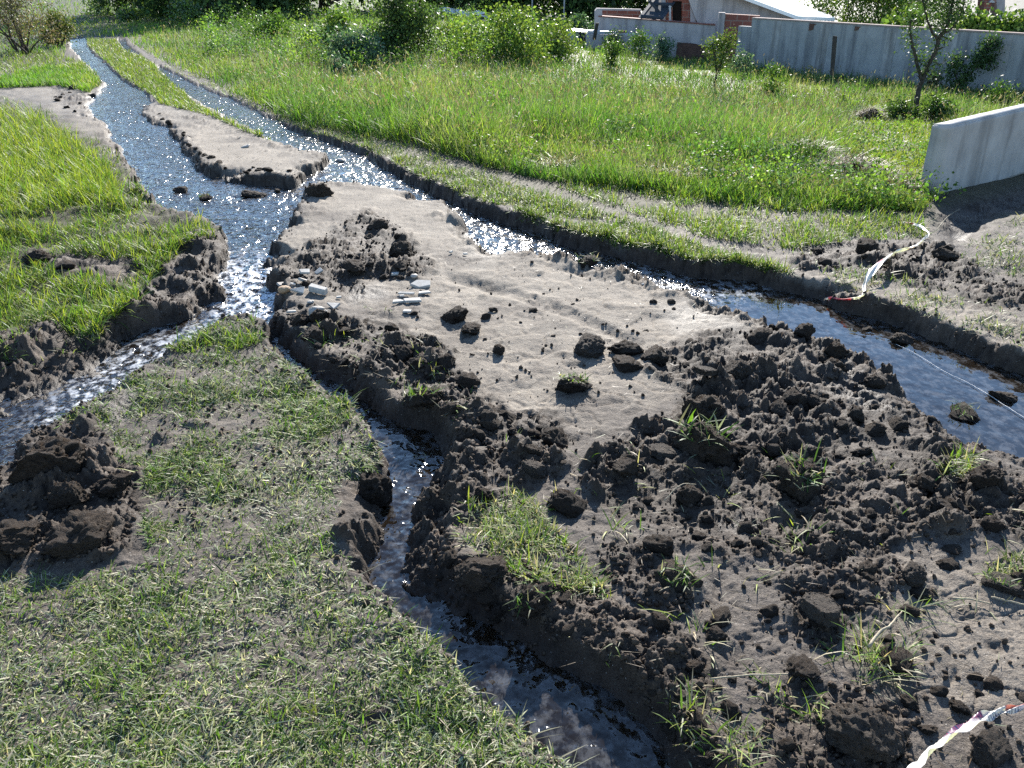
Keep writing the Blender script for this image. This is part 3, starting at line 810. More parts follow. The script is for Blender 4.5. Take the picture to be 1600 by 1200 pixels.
# tall seeding grass over the field
FIELD = [(200, 40), (250, 75), (330, 120), (480, 198), (640, 226), (760, 262), (860, 285), (1060, 305), (1250, 318), (1440, 332), (1470, 300), (1500, 200), (1800, 190), (1800, 60), (1600, 96), (1140, 60), (880, 20), (600, -6), (200, -6)]
def field(n, hmin, hmax, w, cols, wts, lean, head=0.0, thr=-9, poly=FIELD, seed=101):
    q = sample_px(poly, n)
    P, m = on_ground(q[:, 0], q[:, 1], 0, False)
    k = (m['d'] > .1) & (P[:, 1] < 75)
    P = P[k]; px, py = q[k, 0], q[k, 1]
    dn = fbm(P[:, 0] * .55, P[:, 1] * .55, 4, seed); d2 = fbm(P[:, 0] * 1.7, P[:, 1] * 1.7, 3, seed + 5)
    k = d2 > thr + RNG.normal(0, .1, len(P)); P, dn, d2, px, py = P[k], dn[k], d2[k], px[k], py[k]
    N = len(P)
    low = .35 + .65 * sstep(6.5, 11, P[:, 1] + .6 * dn)             # shorter towards the track
    mown = sstep(30, -30, poly_sdf(px, py, [(1330, 190), (1480, 180), (1490, 300), (1440, 330), (1330, 270)]))
    h = RNG.uniform(hmin, hmax, N) * low * np.clip(1 + 1.1 * dn + .7 * d2, .3, 1.9) * (1 - .72 * mown) * (1 - .38 * sstep(13, 19, P[:, 1]))
    col = palette(N, cols, wts)
    g = sstep(-.3, .3, fbm(P[:, 0] * .4 + 50, P[:, 1] * .4, 4, 131) + .5 * d2)[:, None]
    col = col * ((1 - g) * np.array([1.22, 1.22, 1.15]) + g * np.array([.72, .98, .8]))
    col = col * (1 - mown[:, None]) + mown[:, None] * palette(N, [LUSH, YEL], [1, 3])
    ww = w * RNG.uniform(.6, 1.4, N) * (.5 + P[:, 1] * .055)
    az = RNG.uniform(0, 6.28, N)
    ln = np.abs(RNG.normal(lean, .18, N)); cu = RNG.uniform(.05, .7, N)
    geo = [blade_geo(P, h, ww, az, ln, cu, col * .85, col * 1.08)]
    if head:
        hd = RNG.random(N) < head
        hx = h[hd]; a = az[hd]
        tip = P[hd].copy(); hor = 0; ver = 0; pt = 0
        for t in (.36, .72, 1.0):
            th = ln[hd] + cu[hd] * t
            hor = hor + np.sin(th) * hx * (t - pt); ver = ver + np.cos(th) * hx * (t - pt); pt = t
        tip[:, 0] += np.cos(a) * hor * .93; tip[:, 1] += np.sin(a) * hor * .93; tip[:, 2] += ver * .93
        n2 = len(tip)
        geo.append(blade_geo(tip, hx * RNG.uniform(.10, .2, n2), ww[hd] * 2.6, a + 1.3, ln[hd] + .4, RNG.uniform(0, .6, n2), palette(n2, [(.12, .10, .065), (.24, .21, .15), (.17, .14, .10)], [2, 2, 2])))
    return geo
def broadleaf(n, poly, hs=1.0, thr=.02):
    q = sample_px(poly, n); P, m = on_ground(q[:, 0], q[:, 1], 0, False)
    k = (P[:, 1] < 60) & (fbm(P[:, 0] * .8, P[:, 1] * .8, 3, 140) > thr); P = P[k]
    out = []
    for p in P:
        r = RNG.uniform(.08, .22); hh = hs * RNG.uniform(.10, .38) * (.5 if p[1] > 15 else .8)
        c = [LUSH, DEEP, BLUE, (.15, .22, .04), (.07, .13, .03)][RNG.integers(0, 5)]
        out.append(leaves([((p[0], p[1], p[2] + hh * .6), (r, r, hh * .5), 1)], 42, RNG.uniform(.022, .042) * (.7 + p[1] * .03), [c, tuple(x * 1.3 for x in c)], [1, 1], .6))
    return join_geo(out)
fg = []
fg += field(150000, .14, .36, .0066, [OLIVE, LUSH, YEL, DEEP, DUST], [2.4, 3.6, 1.4, 1.2, 1.8], .34)
fg += [broadleaf(2100, FIELD), broadleaf(1100, [(270, 34), (500, 24), (900, 18), (900, 100), (640, 125), (330, 92)], 4.2, -.05)]
fg += field(30000, .26, .56, .004, [OLIVE, DUST, LUSH], [2, 2.4, 1], .24, .85)
fg += field(26000, .16, .36, .012, [LUSH, DEEP, BLUE, YEL], [3, 1.5, 1, 1.5], .45, 0, .05)
fg += field(24000, .20, .42, .0085, [LUSH, YEL, DUST], [4, 2, 1], .5, 0, -9, [(560, 190), (760, 170), (1200, 190), (1440, 250), (1440, 330), (1230, 330), (1060, 310), (900, 275), (760, 250), (640, 215)])
fg += field(30000, .12, .30, .008, [LUSH, OLIVE, YEL, DUST], [3, 2, 2, 1.5], .35, .1, -9, [(-400, -25), (-400, 84), (60, 84), (100, 92), (106, 60), (186, 58), (250, 95), (330, 128), (430, 185), (500, 205), (330, 120), (250, 60), (330, -25)])
fg += field(9000, .10, .22, .008, [LUSH, YEL, DUST], [3, 2, 1.5], .35, 0, -9, [(-60, 140), (60, 110), (140, 102), (172, 140), (150, 148), (90, 135)])
grass_object('field_grass', fg, M_FIELD, 'tall seeding green and brown grass covering the field beyond the brook')
# ------------------------------------------------------------------ clods, crumbs, stones
def ico(sub):
    bm = bmesh.new(); bmesh.ops.create_icosphere(bm, subdivisions=sub, radius=1)
    bm.verts.ensure_lookup_table()
    V = np.array([v.co[:] for v in bm.verts]); Fc = np.array([[v.index for v in f.verts] for f in bm.faces]); bm.free()
    return V, Fc
ICO = {k: ico(k) for k in (1, 2, 3, 4, 5)}

def clod_mesh(name, sub, seed, mat, flat=.75, rough=1.0, slab=False):
    V, Fc = ICO[sub]
    n = V / np.linalg.norm(V, axis=1)[:, None]
    r = 1 + .55 * rough * fbm3(n * 1.5 + seed * 3.1, 3, seed) + .30 * rough * (.5 - np.abs(fbm3(n * 3.1 + seed, 3, seed + 20))) + .16 * rough * fbm3(n * 8 + seed, 3, seed + 40) + .08 * rough * fbm3(n * 19, 2, seed + 60)
    P = n * r[:, None]
    rg = np.random.default_rng(seed)
    for _ in range(6 if rough > .7 else 4):          # broken faces
        dvec = rg.normal(0, 1, 3); dvec[2] *= .7; dvec /= np.linalg.norm(dvec)
        lim = rg.uniform(.55, .95); e = P @ dvec - lim
        P = P - np.where(e > 0, e * rg.uniform(.8, 1.0), 0)[:, None] * dvec
    P = P * (1 + .20 * fbm3(n * 4 + seed, 4, seed + 90, .7) + .17 * (.4 - np.abs(fbm3(n * 9 + seed, 3, seed + 95, .7))))[:, None]
    if slab:
        P[:, 2] = np.sign(P[:, 2]) * np.minimum(np.abs(P[:, 2]), .32 + .06 * fbm3(n * 5 + seed, 3, seed + 70))
    P[:, 2] *= flat
    P = P / np.abs(P[:, :2]).max()
    return mesh_np(name, P, Fc.ravel(), np.full(len(Fc), 3), mat, True)

CL_BIG = [clod_mesh('mud_clod', 5, 100 + k, M_CLOD) for k in range(4)]
CL_MID = [clod_mesh('mud_clod', 4, 120 + k, M_CLOD) for k in range(6)]
CL_SML = [clod_mesh('mud_clod', 3, 140 + k, M_CLOD) for k in range(7)]
CL_SLAB = [clod_mesh('mud_clod', 5, 160 + k, M_CLODG, .8, .8, True) for k in range(3)]
CL_GREY = [clod_mesh('mud_clod', 5, 170 + k, M_CLODG, .8, .75) for k in range(3)]
CL_WET = [clod_mesh('mud_clod', 4, 180 + k, M_CLOD, .6, 1.1) for k in range(2)]

def tuft(n, rad, hmin, hmax, cols, wts, w=.004, lean=.6):
    a = RNG.uniform(0, 6.28, n); rr = rad * np.sqrt(RNG.random(n))
    R = np.stack([np.cos(a) * rr, np.sin(a) * rr, np.zeros(n)], 1)
    return blade_geo(R, RNG.uniform(hmin, hmax, n), w * RNG.uniform(.6, 1.4, n), RNG.uniform(0, 6.28, n), np.abs(RNG.normal(lean, .35, n)), RNG.uniform(.1, 1.0, n), palette(n, cols, wts))

def put_clod(px, py, wpx, mesh, label, group=None, sink=.18, rz=None, zs=1.0, name='mud_clod', tilt=.25, grass=0):
    P, m = on_ground([px], [py])
    p = P[0]
    zc = p[1] * CP + (CAM_H - p[2]) * SP
    r = wpx * zc / F / 2
    o = link(name, mesh)
    wz_ = float(m['b'][0]) - float(water_drop(np.array([p[1]]))[0])
    if m['d'][0] < .02 and p[2] < wz_ + .01: p[2] = wz_ - r * zs * .1
    o.location = (p[0], p[1], p[2] + r * zs * (.45 - sink))
    o.scale = (r, r * random.uniform(.75, 1.05), r * zs)
    o.rotation_euler = (random.uniform(-tilt, tilt), random.uniform(-tilt, tilt), random.uniform(0, 6.28) if rz is None else rz)
    tag(o, label, 'clod', group)
    if grass > 25:
        g = tuft(grass, .75, .35, .9, [LUSH, DUST, DEEP, STRAW], [2, 2, 2, 1], .05)
        t = link('grass_tuft', mesh_np('grass_tuft', *g[:3], M_GRASS, False, None, g[3]), o)
        t.location = (0, 0, .35)
    return o

for a in [
    (78, 735, 128, CL_BIG[0], 'largest dark turf lump at the left edge of the picture', .7, 0),
    (112, 785, 66, CL_BIG[1], 'round dark clod in front of the largest turf lump at the left edge', 1.0, 0),
    (176, 768, 76, CL_BIG[2], 'rooty dark clod just right of the largest turf lump at the left edge', .75, 0),
    (140, 850, 136, CL_BIG[3], 'broad flattened dark clod below the turf lumps at the left edge', .6, 0),
    (20, 845, 92, CL_BIG[0], 'dark crumbly clod at the left edge beside the broad flattened clod', .55, 0),
    (710, 498, 50, CL_MID[0], 'dark spiky clod on the pale packed dirt right of the white tile shards', .8, 0),
    (735, 518, 54, CL_MID[1], 'flat dark clod just below the spiky clod on the pale dirt', .5, 0),
    (778, 551, 34, CL_MID[2], 'small dark clod alone on pale dirt at the middle of the picture', .8, 0),
    (918, 550, 66, CL_GREY[0], 'smooth grey-topped clod on the pale dirt at the end of the tyre furrow', .7, 0),
    (980, 548, 54, CL_MID[3], 'dark clod touching the right side of the grey-topped clod row', .6, 0),
    (1022, 562, 52, CL_MID[4], 'dark clod with a deep shadow at the right end of the clod row', .8, 0),
    (976, 573, 58, CL_MID[5], 'low dark clod in front of the clod row on pale dirt', .5, 0),
    (895, 605, 70, CL_MID[0], 'dark grassy clod standing alone on the pale dirt', .6, 90),
    (1405, 552, 40, CL_WET[0], 'dark clod standing in the calm brook with its reflection', .8, 0),
    (1352, 532, 22, CL_WET[1], 'tiny grassy clod in the brook below the red tape end', .5, 20),
    (1502, 664, 56, CL_WET[1], 'wet clod in the brook edge beside the churned mud', .6, 30),
    (1562, 641, 52, CL_WET[0], 'wet glistening clod in the brook near the right edge of the picture', .5, 0),
    (1256, 524, 40, CL_MID[1], 'knobbly dark clod on the mud at the brook edge', 1.0, 0),
    (1300, 556, 50, CL_MID[2], 'dark clod between the brook and the knobbly edge clod', .9, 0),
    (1152, 592, 62, CL_GREY[1], 'rounded grey clod like a boulder in the churned mud', .9, 0),
    (1100, 598, 64, CL_SLAB[1], 'flat grey slab clod left of the rounded grey clod', .7, 0),
    (1098, 648, 84, CL_BIG[0], 'broad dark clod below the flat grey slab clod', .7, 0),
    (1095, 708, 120, CL_BIG[1], 'big dark clod with the deepest shadow in the middle of the churned mud', .9, 60),
    (1040, 712, 60, CL_SLAB[2], 'tilted grey slab leaning on the big dark shadowed clod', .8, 0),
    (868, 694, 62, CL_MID[4], 'dark clod at the left end of the churned mud beside pale dirt', .85, 0),
    (838, 738, 48, CL_GREY[2], 'small rounded grey clod below the dark clod beside pale dirt', .8, 0),
    (888, 792, 64, CL_MID[3], 'dark clod with undercut shadow above the grassy patch', .8, 0),
    (1250, 765, 104, CL_BIG[2], 'big grassy clod with a black shadow right of the mud centre', .85, 70),
    (1030, 858, 58, CL_MID[5], 'dark clod on smooth grey mud above the grassy clump', .7, 0),
    (1056, 910, 76, CL_MID[0], 'grass-topped dark clump alone on smooth grey mud', .7, 60),
    (1284, 965, 84, CL_SLAB[0], 'undercut grey slab clod throwing a black shadow at the lower right', 1.25, 0),
    (1353, 898, 40, CL_MID[1], 'dark clod right of the big undercut slab', .9, 0),
    (1424, 905, 52, CL_GREY[0], 'squarish grey-brown clod farther right of the undercut slab', .9, 0),
    (1345, 1160, 140, CL_GREY[1], 'largest rounded grey clod at the lower right beside the tape', .85, 0),
    (1400, 1040, 74, CL_MID[2], 'low dark clod under the bent pale root', .45, 0),
    (1560, 915, 70, CL_GREY[2], 'grassy low clod at the right edge of the picture', .5, 60),
    (1545, 756, 70, CL_BIG[3], 'dark clod at the right edge just below the brook', .75, 0),
    (1255, 1050, 66, CL_MID[4], 'dark crumbly clod left of the bent pale root', .7, 0),
    (1545, 1180, 90, CL_GREY[2], 'grey clod shaded beneath the raised tape at the corner', .6, 0),
    (498, 306, 46, CL_MID[5], 'dark clod overhanging the stream at the tip of the dirt tongue', .8, 0),
    (287, 310, 28, CL_WET[0], 'small dark clod sitting in the sparkling stream', .7, 0),
    (322, 322, 30, CL_WET[1], 'small grass-topped clod sitting in the sparkling stream', .6, 40),
    (398, 318, 46, CL_GREY[0], 'flat gravelly clod in the stream below the dirt island', .35, 0),
    (630, 398, 52, CL_BIG[1], 'tallest dark clod on the soil heap above the tile shards', .85, 0),
    (590, 356, 36, CL_MID[3], 'dark clod at the far end of the soil heap above the tile shards', .7, 20),
    (628, 418, 36, CL_MID[0], 'dark clod just below the tallest clod of the soil heap', .7, 0),
    (552, 420, 40, CL_MID[1], 'dark clod at the near left side of the soil heap', .6, 20),
    (916, 414, 44, CL_MID[2], 'low grassy turf piece on pale dirt at the rippling brook', .5, 30),
    (58, 408, 46, CL_MID[3], 'dark clod in the grass on the left bank', .7, 0),
    (100, 418, 36, CL_MID[4], 'smaller dark clod beside another in the left bank grass', .6, 0),
    (1352, 396, 56, CL_MID[5], 'dark mound clod behind the white tape on the far bank', .8, 0),
    (1474, 404, 42, CL_MID[0], 'dark clod right of the tape bend below the concrete slab', .9, 10),
    (660, 632, 76, CL_BIG[2], 'big grassy clod at the head of the near stream', .75, 60),
    (730, 600, 44, CL_MID[1], 'dark clod at the edge of pale dirt above the stream head', .7, 0),
    (585, 770, 70, CL_BIG[0], 'dark earth lump slumping from the near stream bank', .9, 0),
    (830, 945, 84, CL_BIG[3], 'dark clod on the mud bank above the near stream', .7, 40),
    (745, 900, 100, CL_BIG[1], 'dark earth lump below the grassy patch at the near stream', .6, 0),
]:
    put_clod(a[0], a[1], a[2], a[3], a[4], None, .15, None, a[5], grass=a[6])

def scatter_clods(poly, n, wmin, wmax, label, group, meshes=None):
    q = sample_px(poly, n * 4)
    P, m = on_ground(q[:, 0], q[:, 1])
    ok = np.where((m['d'] > .03))[0][:n]
    for i in ok:
        w = wmin + (wmax - wmin) * random.random() ** 2.4
        put_clod(q[i, 0], q[i, 1], w, random.choice(meshes or (CL_MID if w > 34 else CL_SML)), label, group, random.uniform(.2, .45), None, random.uniform(.45, 1.0), tilt=.6)

scatter_clods(MUD[1][1], 78, 16, 52, 'dark brown clod in the broad churned mud between pale dirt and brook', 'clods in the broad churned mud')
scatter_clods(MUD[0][1], 44, 14, 46, 'dark brown clod in the churned mud between tile shards and near stream', 'clods below the tile shards')
scatter_clods(MUD[2][1], 34, 16, 50, 'dark brown clod on the mud bank along the near stream', 'clods along the near stream')
scatter_clods(MUD[3][1], 24, 8, 26, 'small dark clod on the soil heap above the tile shards', 'clods on the soil heap')
scatter_clods(MUD[4][1], 24, 9, 30, 'small dark clod in the dug soil strip on the far bank', 'clods on the far bank')
scatter_clods([(940, 840), (1440, 860), (1640, 850), (1640, 1100), (1450, 1150), (1180, 1200), (1100, 1060), (1000, 950)], 46, 12, 44, 'small dark clod on the smooth grey mud of the lower right ground', 'clods on the smooth grey mud')
scatter_clods([(222, 172), (262, 200), (292, 240), (342, 275), (430, 286), (475, 272), (440, 262), (350, 262), (312, 235), (282, 203), (250, 178)], 26, 8, 26, 'flat dark clod along the rim of the dirt island in the stream', 'clods on the dirt island', CL_SML)
scatter_clods([(80, 128), (150, 148), (140, 180), (60, 168)], 10, 8, 24, 'dark clod on the bare dirt at the far left of the stream', 'clods on the far left dirt', CL_SML)
scatter_clods([(700, 470), (900, 440), (1060, 460), (1040, 600), (850, 640), (740, 560)], 16, 7, 20, 'tiny dark clod on the pale packed dirt', 'clods on pale dirt')

def soil_crumbs():
    polys = [(MUD[0][1], 1000), (MUD[1][1], 1500), (MUD[2][1], 1000), (MUD[3][1], 700), (MUD[4][1], 500), (MUD[9][1], 400), (MUD[10][1], 300), (MUD[11][1], 300),
             (MUD[8][1], 600), (MUD[6][1], 400), ([(640, 640), (1640, 740), (1640, 1200), (1000, 1200), (700, 860)], 700), ([(700, 380), (1100, 470), (1060, 640), (760, 640), (600, 470)], 170), ([(250, 540), (480, 560), (560, 700), (300, 860), (200, 700)], 500)]
    V0, F0 = ICO[1]
    Vs, Fs, o = [], [], 0
    for c in CHANNELS:      # crumbled earth along the cut banks
        polys.append((None, c))
    for pl, n in polys:
        if pl is None:
            C = np.array(n); C2 = np.roll(C, -1, 0); k = RNG.integers(0, len(C), 900); t = RNG.random((900, 1))
            XY = C[k] * (1 - t) + C2[k] * t + RNG.normal(0, .05, (900, 2)); XY = XY[XY[:, 1] < 14]
            z, m = terrain(XY[:, 0], XY[:, 1]); P = np.concatenate([XY, z[:, None]], 1); m['d'] = np.where(z > m['b'] - WL, 1, -1)
        else:
            q = sample_px(pl, n); P, m = on_ground(q[:, 0], q[:, 1])
        for p in P[m['d'] > .03]:
            r = .003 + .010 * random.random() ** 2.6
            R = np.array(Euler((random.uniform(0, 6), random.uniform(0, 6), random.uniform(0, 6))).to_matrix())
            W = (V0 * RNG.uniform(.65, 1.3, (len(V0), 1)) * np.array([1, .85, .65])) @ R.T * r + p + np.array([0, 0, r * .4])
            Vs.append(W); Fs.append(F0 + o); o += len(V0)
    V = np.concatenate(Vs); Fc = np.concatenate(Fs)
    tag(link('soil_crumbs', mesh_np('soil_crumbs', V, Fc.ravel(), np.full(len(Fc), 3), M_CLOD, False)), 'loose crumbs of dark soil strewn over the mud and dirt', 'soil', kind='stuff')
soil_crumbs()

def shard(px, py, wpx, ratio, rz, label, thick=.012, sides=4, tilt=(0, 0), mat=None, name='tile_shard', cat='tile shard', group=None, seed=0, lift=0):
    P, m = on_ground([px], [py]); p = P[0]
    zc = p[1] * CP + (CAM_H - p[2]) * SP
    L = wpx * zc / F / 2
    rnd = random.Random(seed + int(px * 7 + py))
    pts = []
    for k in range(sides):
        a = 2 * math.pi * (k + .5) / sides + rnd.uniform(-.25, .25)
        rr = rnd.uniform(.85, 1.2)
        pts.append((math.cos(a) * L * rr, math.sin(a) * L * ratio * rr))
    bm = bmesh.new()
    lo = [bm.verts.new((x, y, -thick / 2)) for x, y in pts]; hi = [bm.verts.new((x * .98, y * .98, thick / 2)) for x, y in pts]
    bm.faces.new(hi); bm.faces.new(lo[::-1])
    for k in range(sides):
        bm.faces.new((lo[k], lo[(k + 1) % sides], hi[(k + 1) % sides], hi[k]))
    bmesh.ops.bevel(bm, geom=bm.edges[:], offset=min(thick, .02) * .14, segments=1, affect='EDGES')
    me = bpy.data.meshes.new(name); bm.to_mesh(me); bm.free(); me.materials.append(mat or M_TILE)
    o = link(name, me); o.location = (p[0], p[1], p[2] + thick * .55 + .006 + lift); o.rotation_euler = (tilt[0], tilt[1], rz)
    return tag(o, label, cat, group)

G1 = 'broken tile pieces at the stream corner'
G2 = 'broken tile pieces on the dirt'
shard(476, 430, 20, .8, .3, 'white tile shard at the back of the pile by the stream', .014, 4, (.25, .1), group=G1)
shard(498, 427, 18, .6, 1.0, 'pale tile shard right of the backmost white one in the pile', .012, 4, (.3, -.3), group=G1)
shard(441, 440, 20, .8, .7, 'dark grey diamond-shaped shard at the stream edge', .014, 4, (.2, .1), M_STONE, group=G1)
shard(475, 442, 20, .45, .9, 'slanted grey shard standing between white tile pieces', .016, 4, (.2, .5), M_STONE, group=G1)
shard(466, 457, 26, .7, .2, 'cream triangular tile shard in the pile by the stream', .014, 3, (.45, .1), group=G1)
shard(494, 458, 44, .36, -.35, 'long white block-like tile piece, the biggest of the pile', .035, 4, (.1, .12), group=G1)
shard(521, 481, 32, .6, -.5, 'white triangular tile shard at the near right of the pile', .012, 3, (.2, 0), group=G1)
shard(456, 490, 18, .4, .1, 'thin white shard at the waterline below the pile', .01, 4, group=G1)
shard(530, 467, 12, .6, .4, 'smallest white chip in the pile by the stream', .01, 4, group=G1)
shard(459, 447, 12, .6, .2, 'small white chip between grey shards by the stream', .01, 4, (.2, .2), group=G1)
shard(617, 431, 17, .6, .1, 'white tile chip alone beside the soil heap', .012, 4, group=G2)
shard(659, 447, 32, .75, .15, 'largest white tile shard on the dirt right of the pile', .016, 5, (.25, 0), group=G2)
shard(664, 460, 26, .45, .3, 'white tile shard just below the largest one on the dirt', .01, 4, group=G2)
shard(635, 461, 34, .25, -.1, 'thin long white tile strip on the dirt', .01, 4, (.2, 0), group=G2)
shard(622, 475, 24, .5, .5, 'white leaf-shaped tile shard at the left of the long piece', .012, 4, (.1, .1), group=G2)
shard(645, 473, 36, .4, .1, 'long white rectangular tile piece on the dirt', .014, 4, (.1, 0), group=G2)
shard(636, 489, 20, .55, .0, 'nearest white tile shard on the dirt beside a dark pebble', .01, 4, group=G2)
shard(628, 466, 10, .7, .3, 'tiny white chip among the tile pieces on the dirt', .01, 4, group=G2)
shard(727, 399, 10, .6, .3, 'tiny white chip near the rippling brook', .01, 4, group=G2)
shard(705, 396, 8, .6, .9, 'tiny pale chip left of another near the rippling brook', .01, 4, group=G2)

def stone(px, py, wpx, label, sub=3, seed=0, zs=.7, mat=M_STONE):
    me = clod_mesh('stone', sub, 300 + seed, mat, .8, .55)
    o = put_clod(px, py, wpx, me, label, None, .2, None, zs, 'stone'); o['category'] = 'stone'
    return o
stone(497, 490, 30, 'grey squarish stone at the near end of the tile pile', 3, 1, .9)
stone(446, 468, 26, 'orange-brown stone at the waterline beside the tile pile', 3, 2, .7, mat_plain('ochre_stone', (.24, .15, .08), (.36, .25, .15), 20, .7))
stone(648, 491, 14, 'dark pebble beside the nearest white tile shard on the dirt', 3, 3, .8, M_CLOD)
stone(383, 230, 18, 'flat pale stone on the dirt island', 3, 4, .5)
stone(532, 260, 16, 'pale stone in the brook at the far side of the dirt tongue', 3, 5, .6)
stone(484, 474, 14, 'small grey stone inside the tile pile', 3, 6)
stone(470, 478, 12, 'small brown stone inside the tile pile', 3, 7, .7, M_CLODG)
stone(508, 488, 10, 'small grey pebble right of the squarish stone', 3, 8)
stone(1021, 473, 14, 'dark pebble, left one of two on the pale dirt by the brook', 3, 9, .8, M_CLOD)
stone(1049, 473, 16, 'dark pebble, right one of two on the pale dirt by the brook', 3, 10, .8, M_CLOD)
stone(647, 433, 14, 'pale grey stone beside the soil heap and the white chip', 3, 11)
stone(434, 312, 12, 'dark stone standing in the stream beside the dirt tongue', 3, 12, 1.3, M_CLOD)
stone(1464, 803, 9, 'tiny white pebble on the churned mud at the right', 2, 13, .8, M_TILE)
stone(1005, 443, 7, 'tiny white pebble on the pale dirt', 2, 14, .8, M_TILE)

# ------------------------------------------------------------------ tape, string, sticks
def path_pts(pts, n):
    """smooth resampling (Catmull-Rom) of 3-D points"""
    P = np.array(pts, float); P = np.vstack([2 * P[0] - P[1], P, 2 * P[-1] - P[-2]])
    out = []
    seg = len(P) - 3
    for i in range(n):
        t = i / (n - 1) * seg; k = min(int(t), seg - 1); f = t - k
        a, b, c, d = P[k:k + 4]
        out.append(.5 * (2 * b + (c - a) * f + (2 * a - 5 * b + 4 * c - d) * f ** 2 + (3 * b - a - 3 * c + d) * f ** 3))
    return np.array(out)

def tape(name, label, pxs, width, colour_fn, twist_fn, n=150, m=7):
    pts = []
    for px, py, lift in pxs:
        P, _ = on_ground([px], [py], 0); p = P[0]
        if lift:      # keep it on the same line of sight while raised
            rx, ry, rz = ray(px, py); t = (p[2] + lift - CAM_H) / float(rz); p = np.array([rx * t, ry * t, p[2] + lift])
        pts.append(p)
    C = path_pts(pts, n)
    T = np.gradient(C, axis=0); T /= np.linalg.norm(T, axis=1)[:, None]
    up = np.array([0, 0, 1.0])
    S = np.cross(T, up); S /= np.linalg.norm(S, axis=1)[:, None]
    N = np.cross(S, T)
    V = np.zeros((n, m, 3)); Cc = np.zeros((n, m, 3))
    for i in range(n):
        f = i / (n - 1)
        tw, sq = twist_fn(f)
        side = S[i] * math.cos(tw) + N[i] * math.sin(tw); nor = -S[i] * math.sin(tw) + N[i] * math.cos(tw)
        for j in range(m):
            g = j / (m - 1) - .5
            fold = .18 * width * math.sin(g * 9 + f * 40) * (1 - sq * .4)
            V[i, j] = C[i] + side * width * g * sq + nor * fold
            Cc[i, j] = colour_fn(f, j / (m - 1))
    V = V.reshape(-1, 3); idx = np.arange(n * m).reshape(n, m)
    q = np.stack([idx[:-1, :-1], idx[:-1, 1:], idx[1:, 1:], idx[1:, :-1]], -1).reshape(-1, 4)
    o = link(name, mesh_np(name, V, q.ravel(), np.full(len(q), 4), M_TAPE, True, None, Cc.reshape(-1, 3)))
    return tag(o, label, 'tape')
M_TAPE = mat_leaf('plastic_tape', .30, .3, .5)
WHITE, RED, INK = (.62, .59, .57), (.36, .03, .045), (.035, .035, .09)
def tape_far(f, g):
    if .07 < f < .17: return RED
    if .17 <= f < .24: return INK if (int(f * 300) % 3 and .2 < g < .8) else WHITE
    if .42 < f < .46 and g < .3: return RED
    if .60 < f < .64 and g < .5: return (.45, .28, .27)
    if .93 < f < .98 and .2 < g < .9: return RED
    return WHITE
def tape_near(f, g):
    if .38 < f < .62 and g < .42: return INK if int(f * 150) % 2 else (.22, .04, .09)
    if f > .76 and g < .5: return (.40, .12, .11)
    if .62 < f < .84 and g > .5 and int(f * 150) % 3 == 0: return INK
    if f > .93: return (.38, .10, .11)
    return WHITE
tape('caution_tape', 'twisted red and white plastic tape running from the brook up the far bank',
     [(1276, 467, .0), (1295, 467, .015), (1318, 468, .03), (1347, 462, .03), (1350, 447, .03), (1358, 430, .05), (1376, 410, .05), (1392, 398, .05), (1410, 391, .04), (1430, 384, .05),
      (1443, 374, .05), (1451, 366, .06), (1442, 356, .07), (1428, 350, .06), (1411, 347, .04)],
     .04, tape_far, lambda f: (.9 * math.sin(f * 14) + .5, .38 + .55 * math.exp(-((f - .42) / .12) ** 2) + .12 * math.sin(f * 37) if f > .06 else .18))
tape('caution_tape', 'white tape with dark and red print crossing the lower right corner',
     [(1360, 1290, .10), (1428, 1200, .12), (1455, 1172, .12), (1490, 1146, .12), (1528, 1124, .12), (1562, 1112, .11), (1602, 1103, .10), (1680, 1080, .08)],
     .042, tape_near, lambda f: (.5 + .6 * math.sin(f * 6), .75 - .35 * sstep(.5, .8, f)), 170)

def tube_geo(C, rad, k=6):
    n = len(C); T = np.gradient(C, axis=0); T /= np.linalg.norm(T, axis=1)[:, None] + 1e-9
    ref = np.tile(np.array([[.3, .2, 1.0]]), (n, 1)); A = np.cross(T, ref); A /= np.linalg.norm(A, axis=1)[:, None] + 1e-9; B = np.cross(T, A)
    V = []
    for i in range(n):
        for j in range(k):
            a = 2 * math.pi * j / k
            V.append(C[i] + (A[i] * math.cos(a) + B[i] * math.sin(a)) * rad[i])
    L, S = [], []
    for i in range(n - 1):
        for j in range(k):
            L += [i * k + j, i * k + (j + 1) % k, (i + 1) * k + (j + 1) % k, (i + 1) * k + j]; S.append(4)
    L += list(range(k))[::-1]; S.append(k); L += list(range((n - 1) * k, n * k)); S.append(k)
    return np.array(V), np.array(L), np.array(S), np.zeros((len(V), 3))

def rod(name, label, cat, pxs, r0, r1, mat, n=14, wob=.004, on_water=False):
    pts = []
    for px, py, lift in pxs:
        if on_water:
            x, y = on_base(np.array([px]), np.array([py]), -WL + .006); pts.append((x[0], y[0], float(base_z(x, y)[0]) - WL + .006))
        else:
            P, _ = on_ground([px], [py], 0, False); p = P[0]; pts.append((p[0], p[1], p[2] + lift))
    C = path_pts(pts, n); C += RNG.normal(0, wob * .14, C.shape); r0 *= .6; r1 *= .6
    g = tube_geo(C, np.linspace(r0, r1, n))
    return tag(link(name, mesh_np(name, g[0], g[1], g[2], mat, True)), label, cat)
M_TWIG = mat_plain('dry_twig', (.22, .18, .12), (.33, .28, .19), 40, .7)
M_STRING = mat_plain('white_string', (.62, .62, .60), (.7, .7, .68), 40, .5)
rod('straw_stick', 'straight straw stick lying on grey mud at the bottom, right of centre', 'stick', [(1108, 1074, .03), (1165, 1071, .034), (1228, 1067, .03)], .004, .003, M_TWIG)
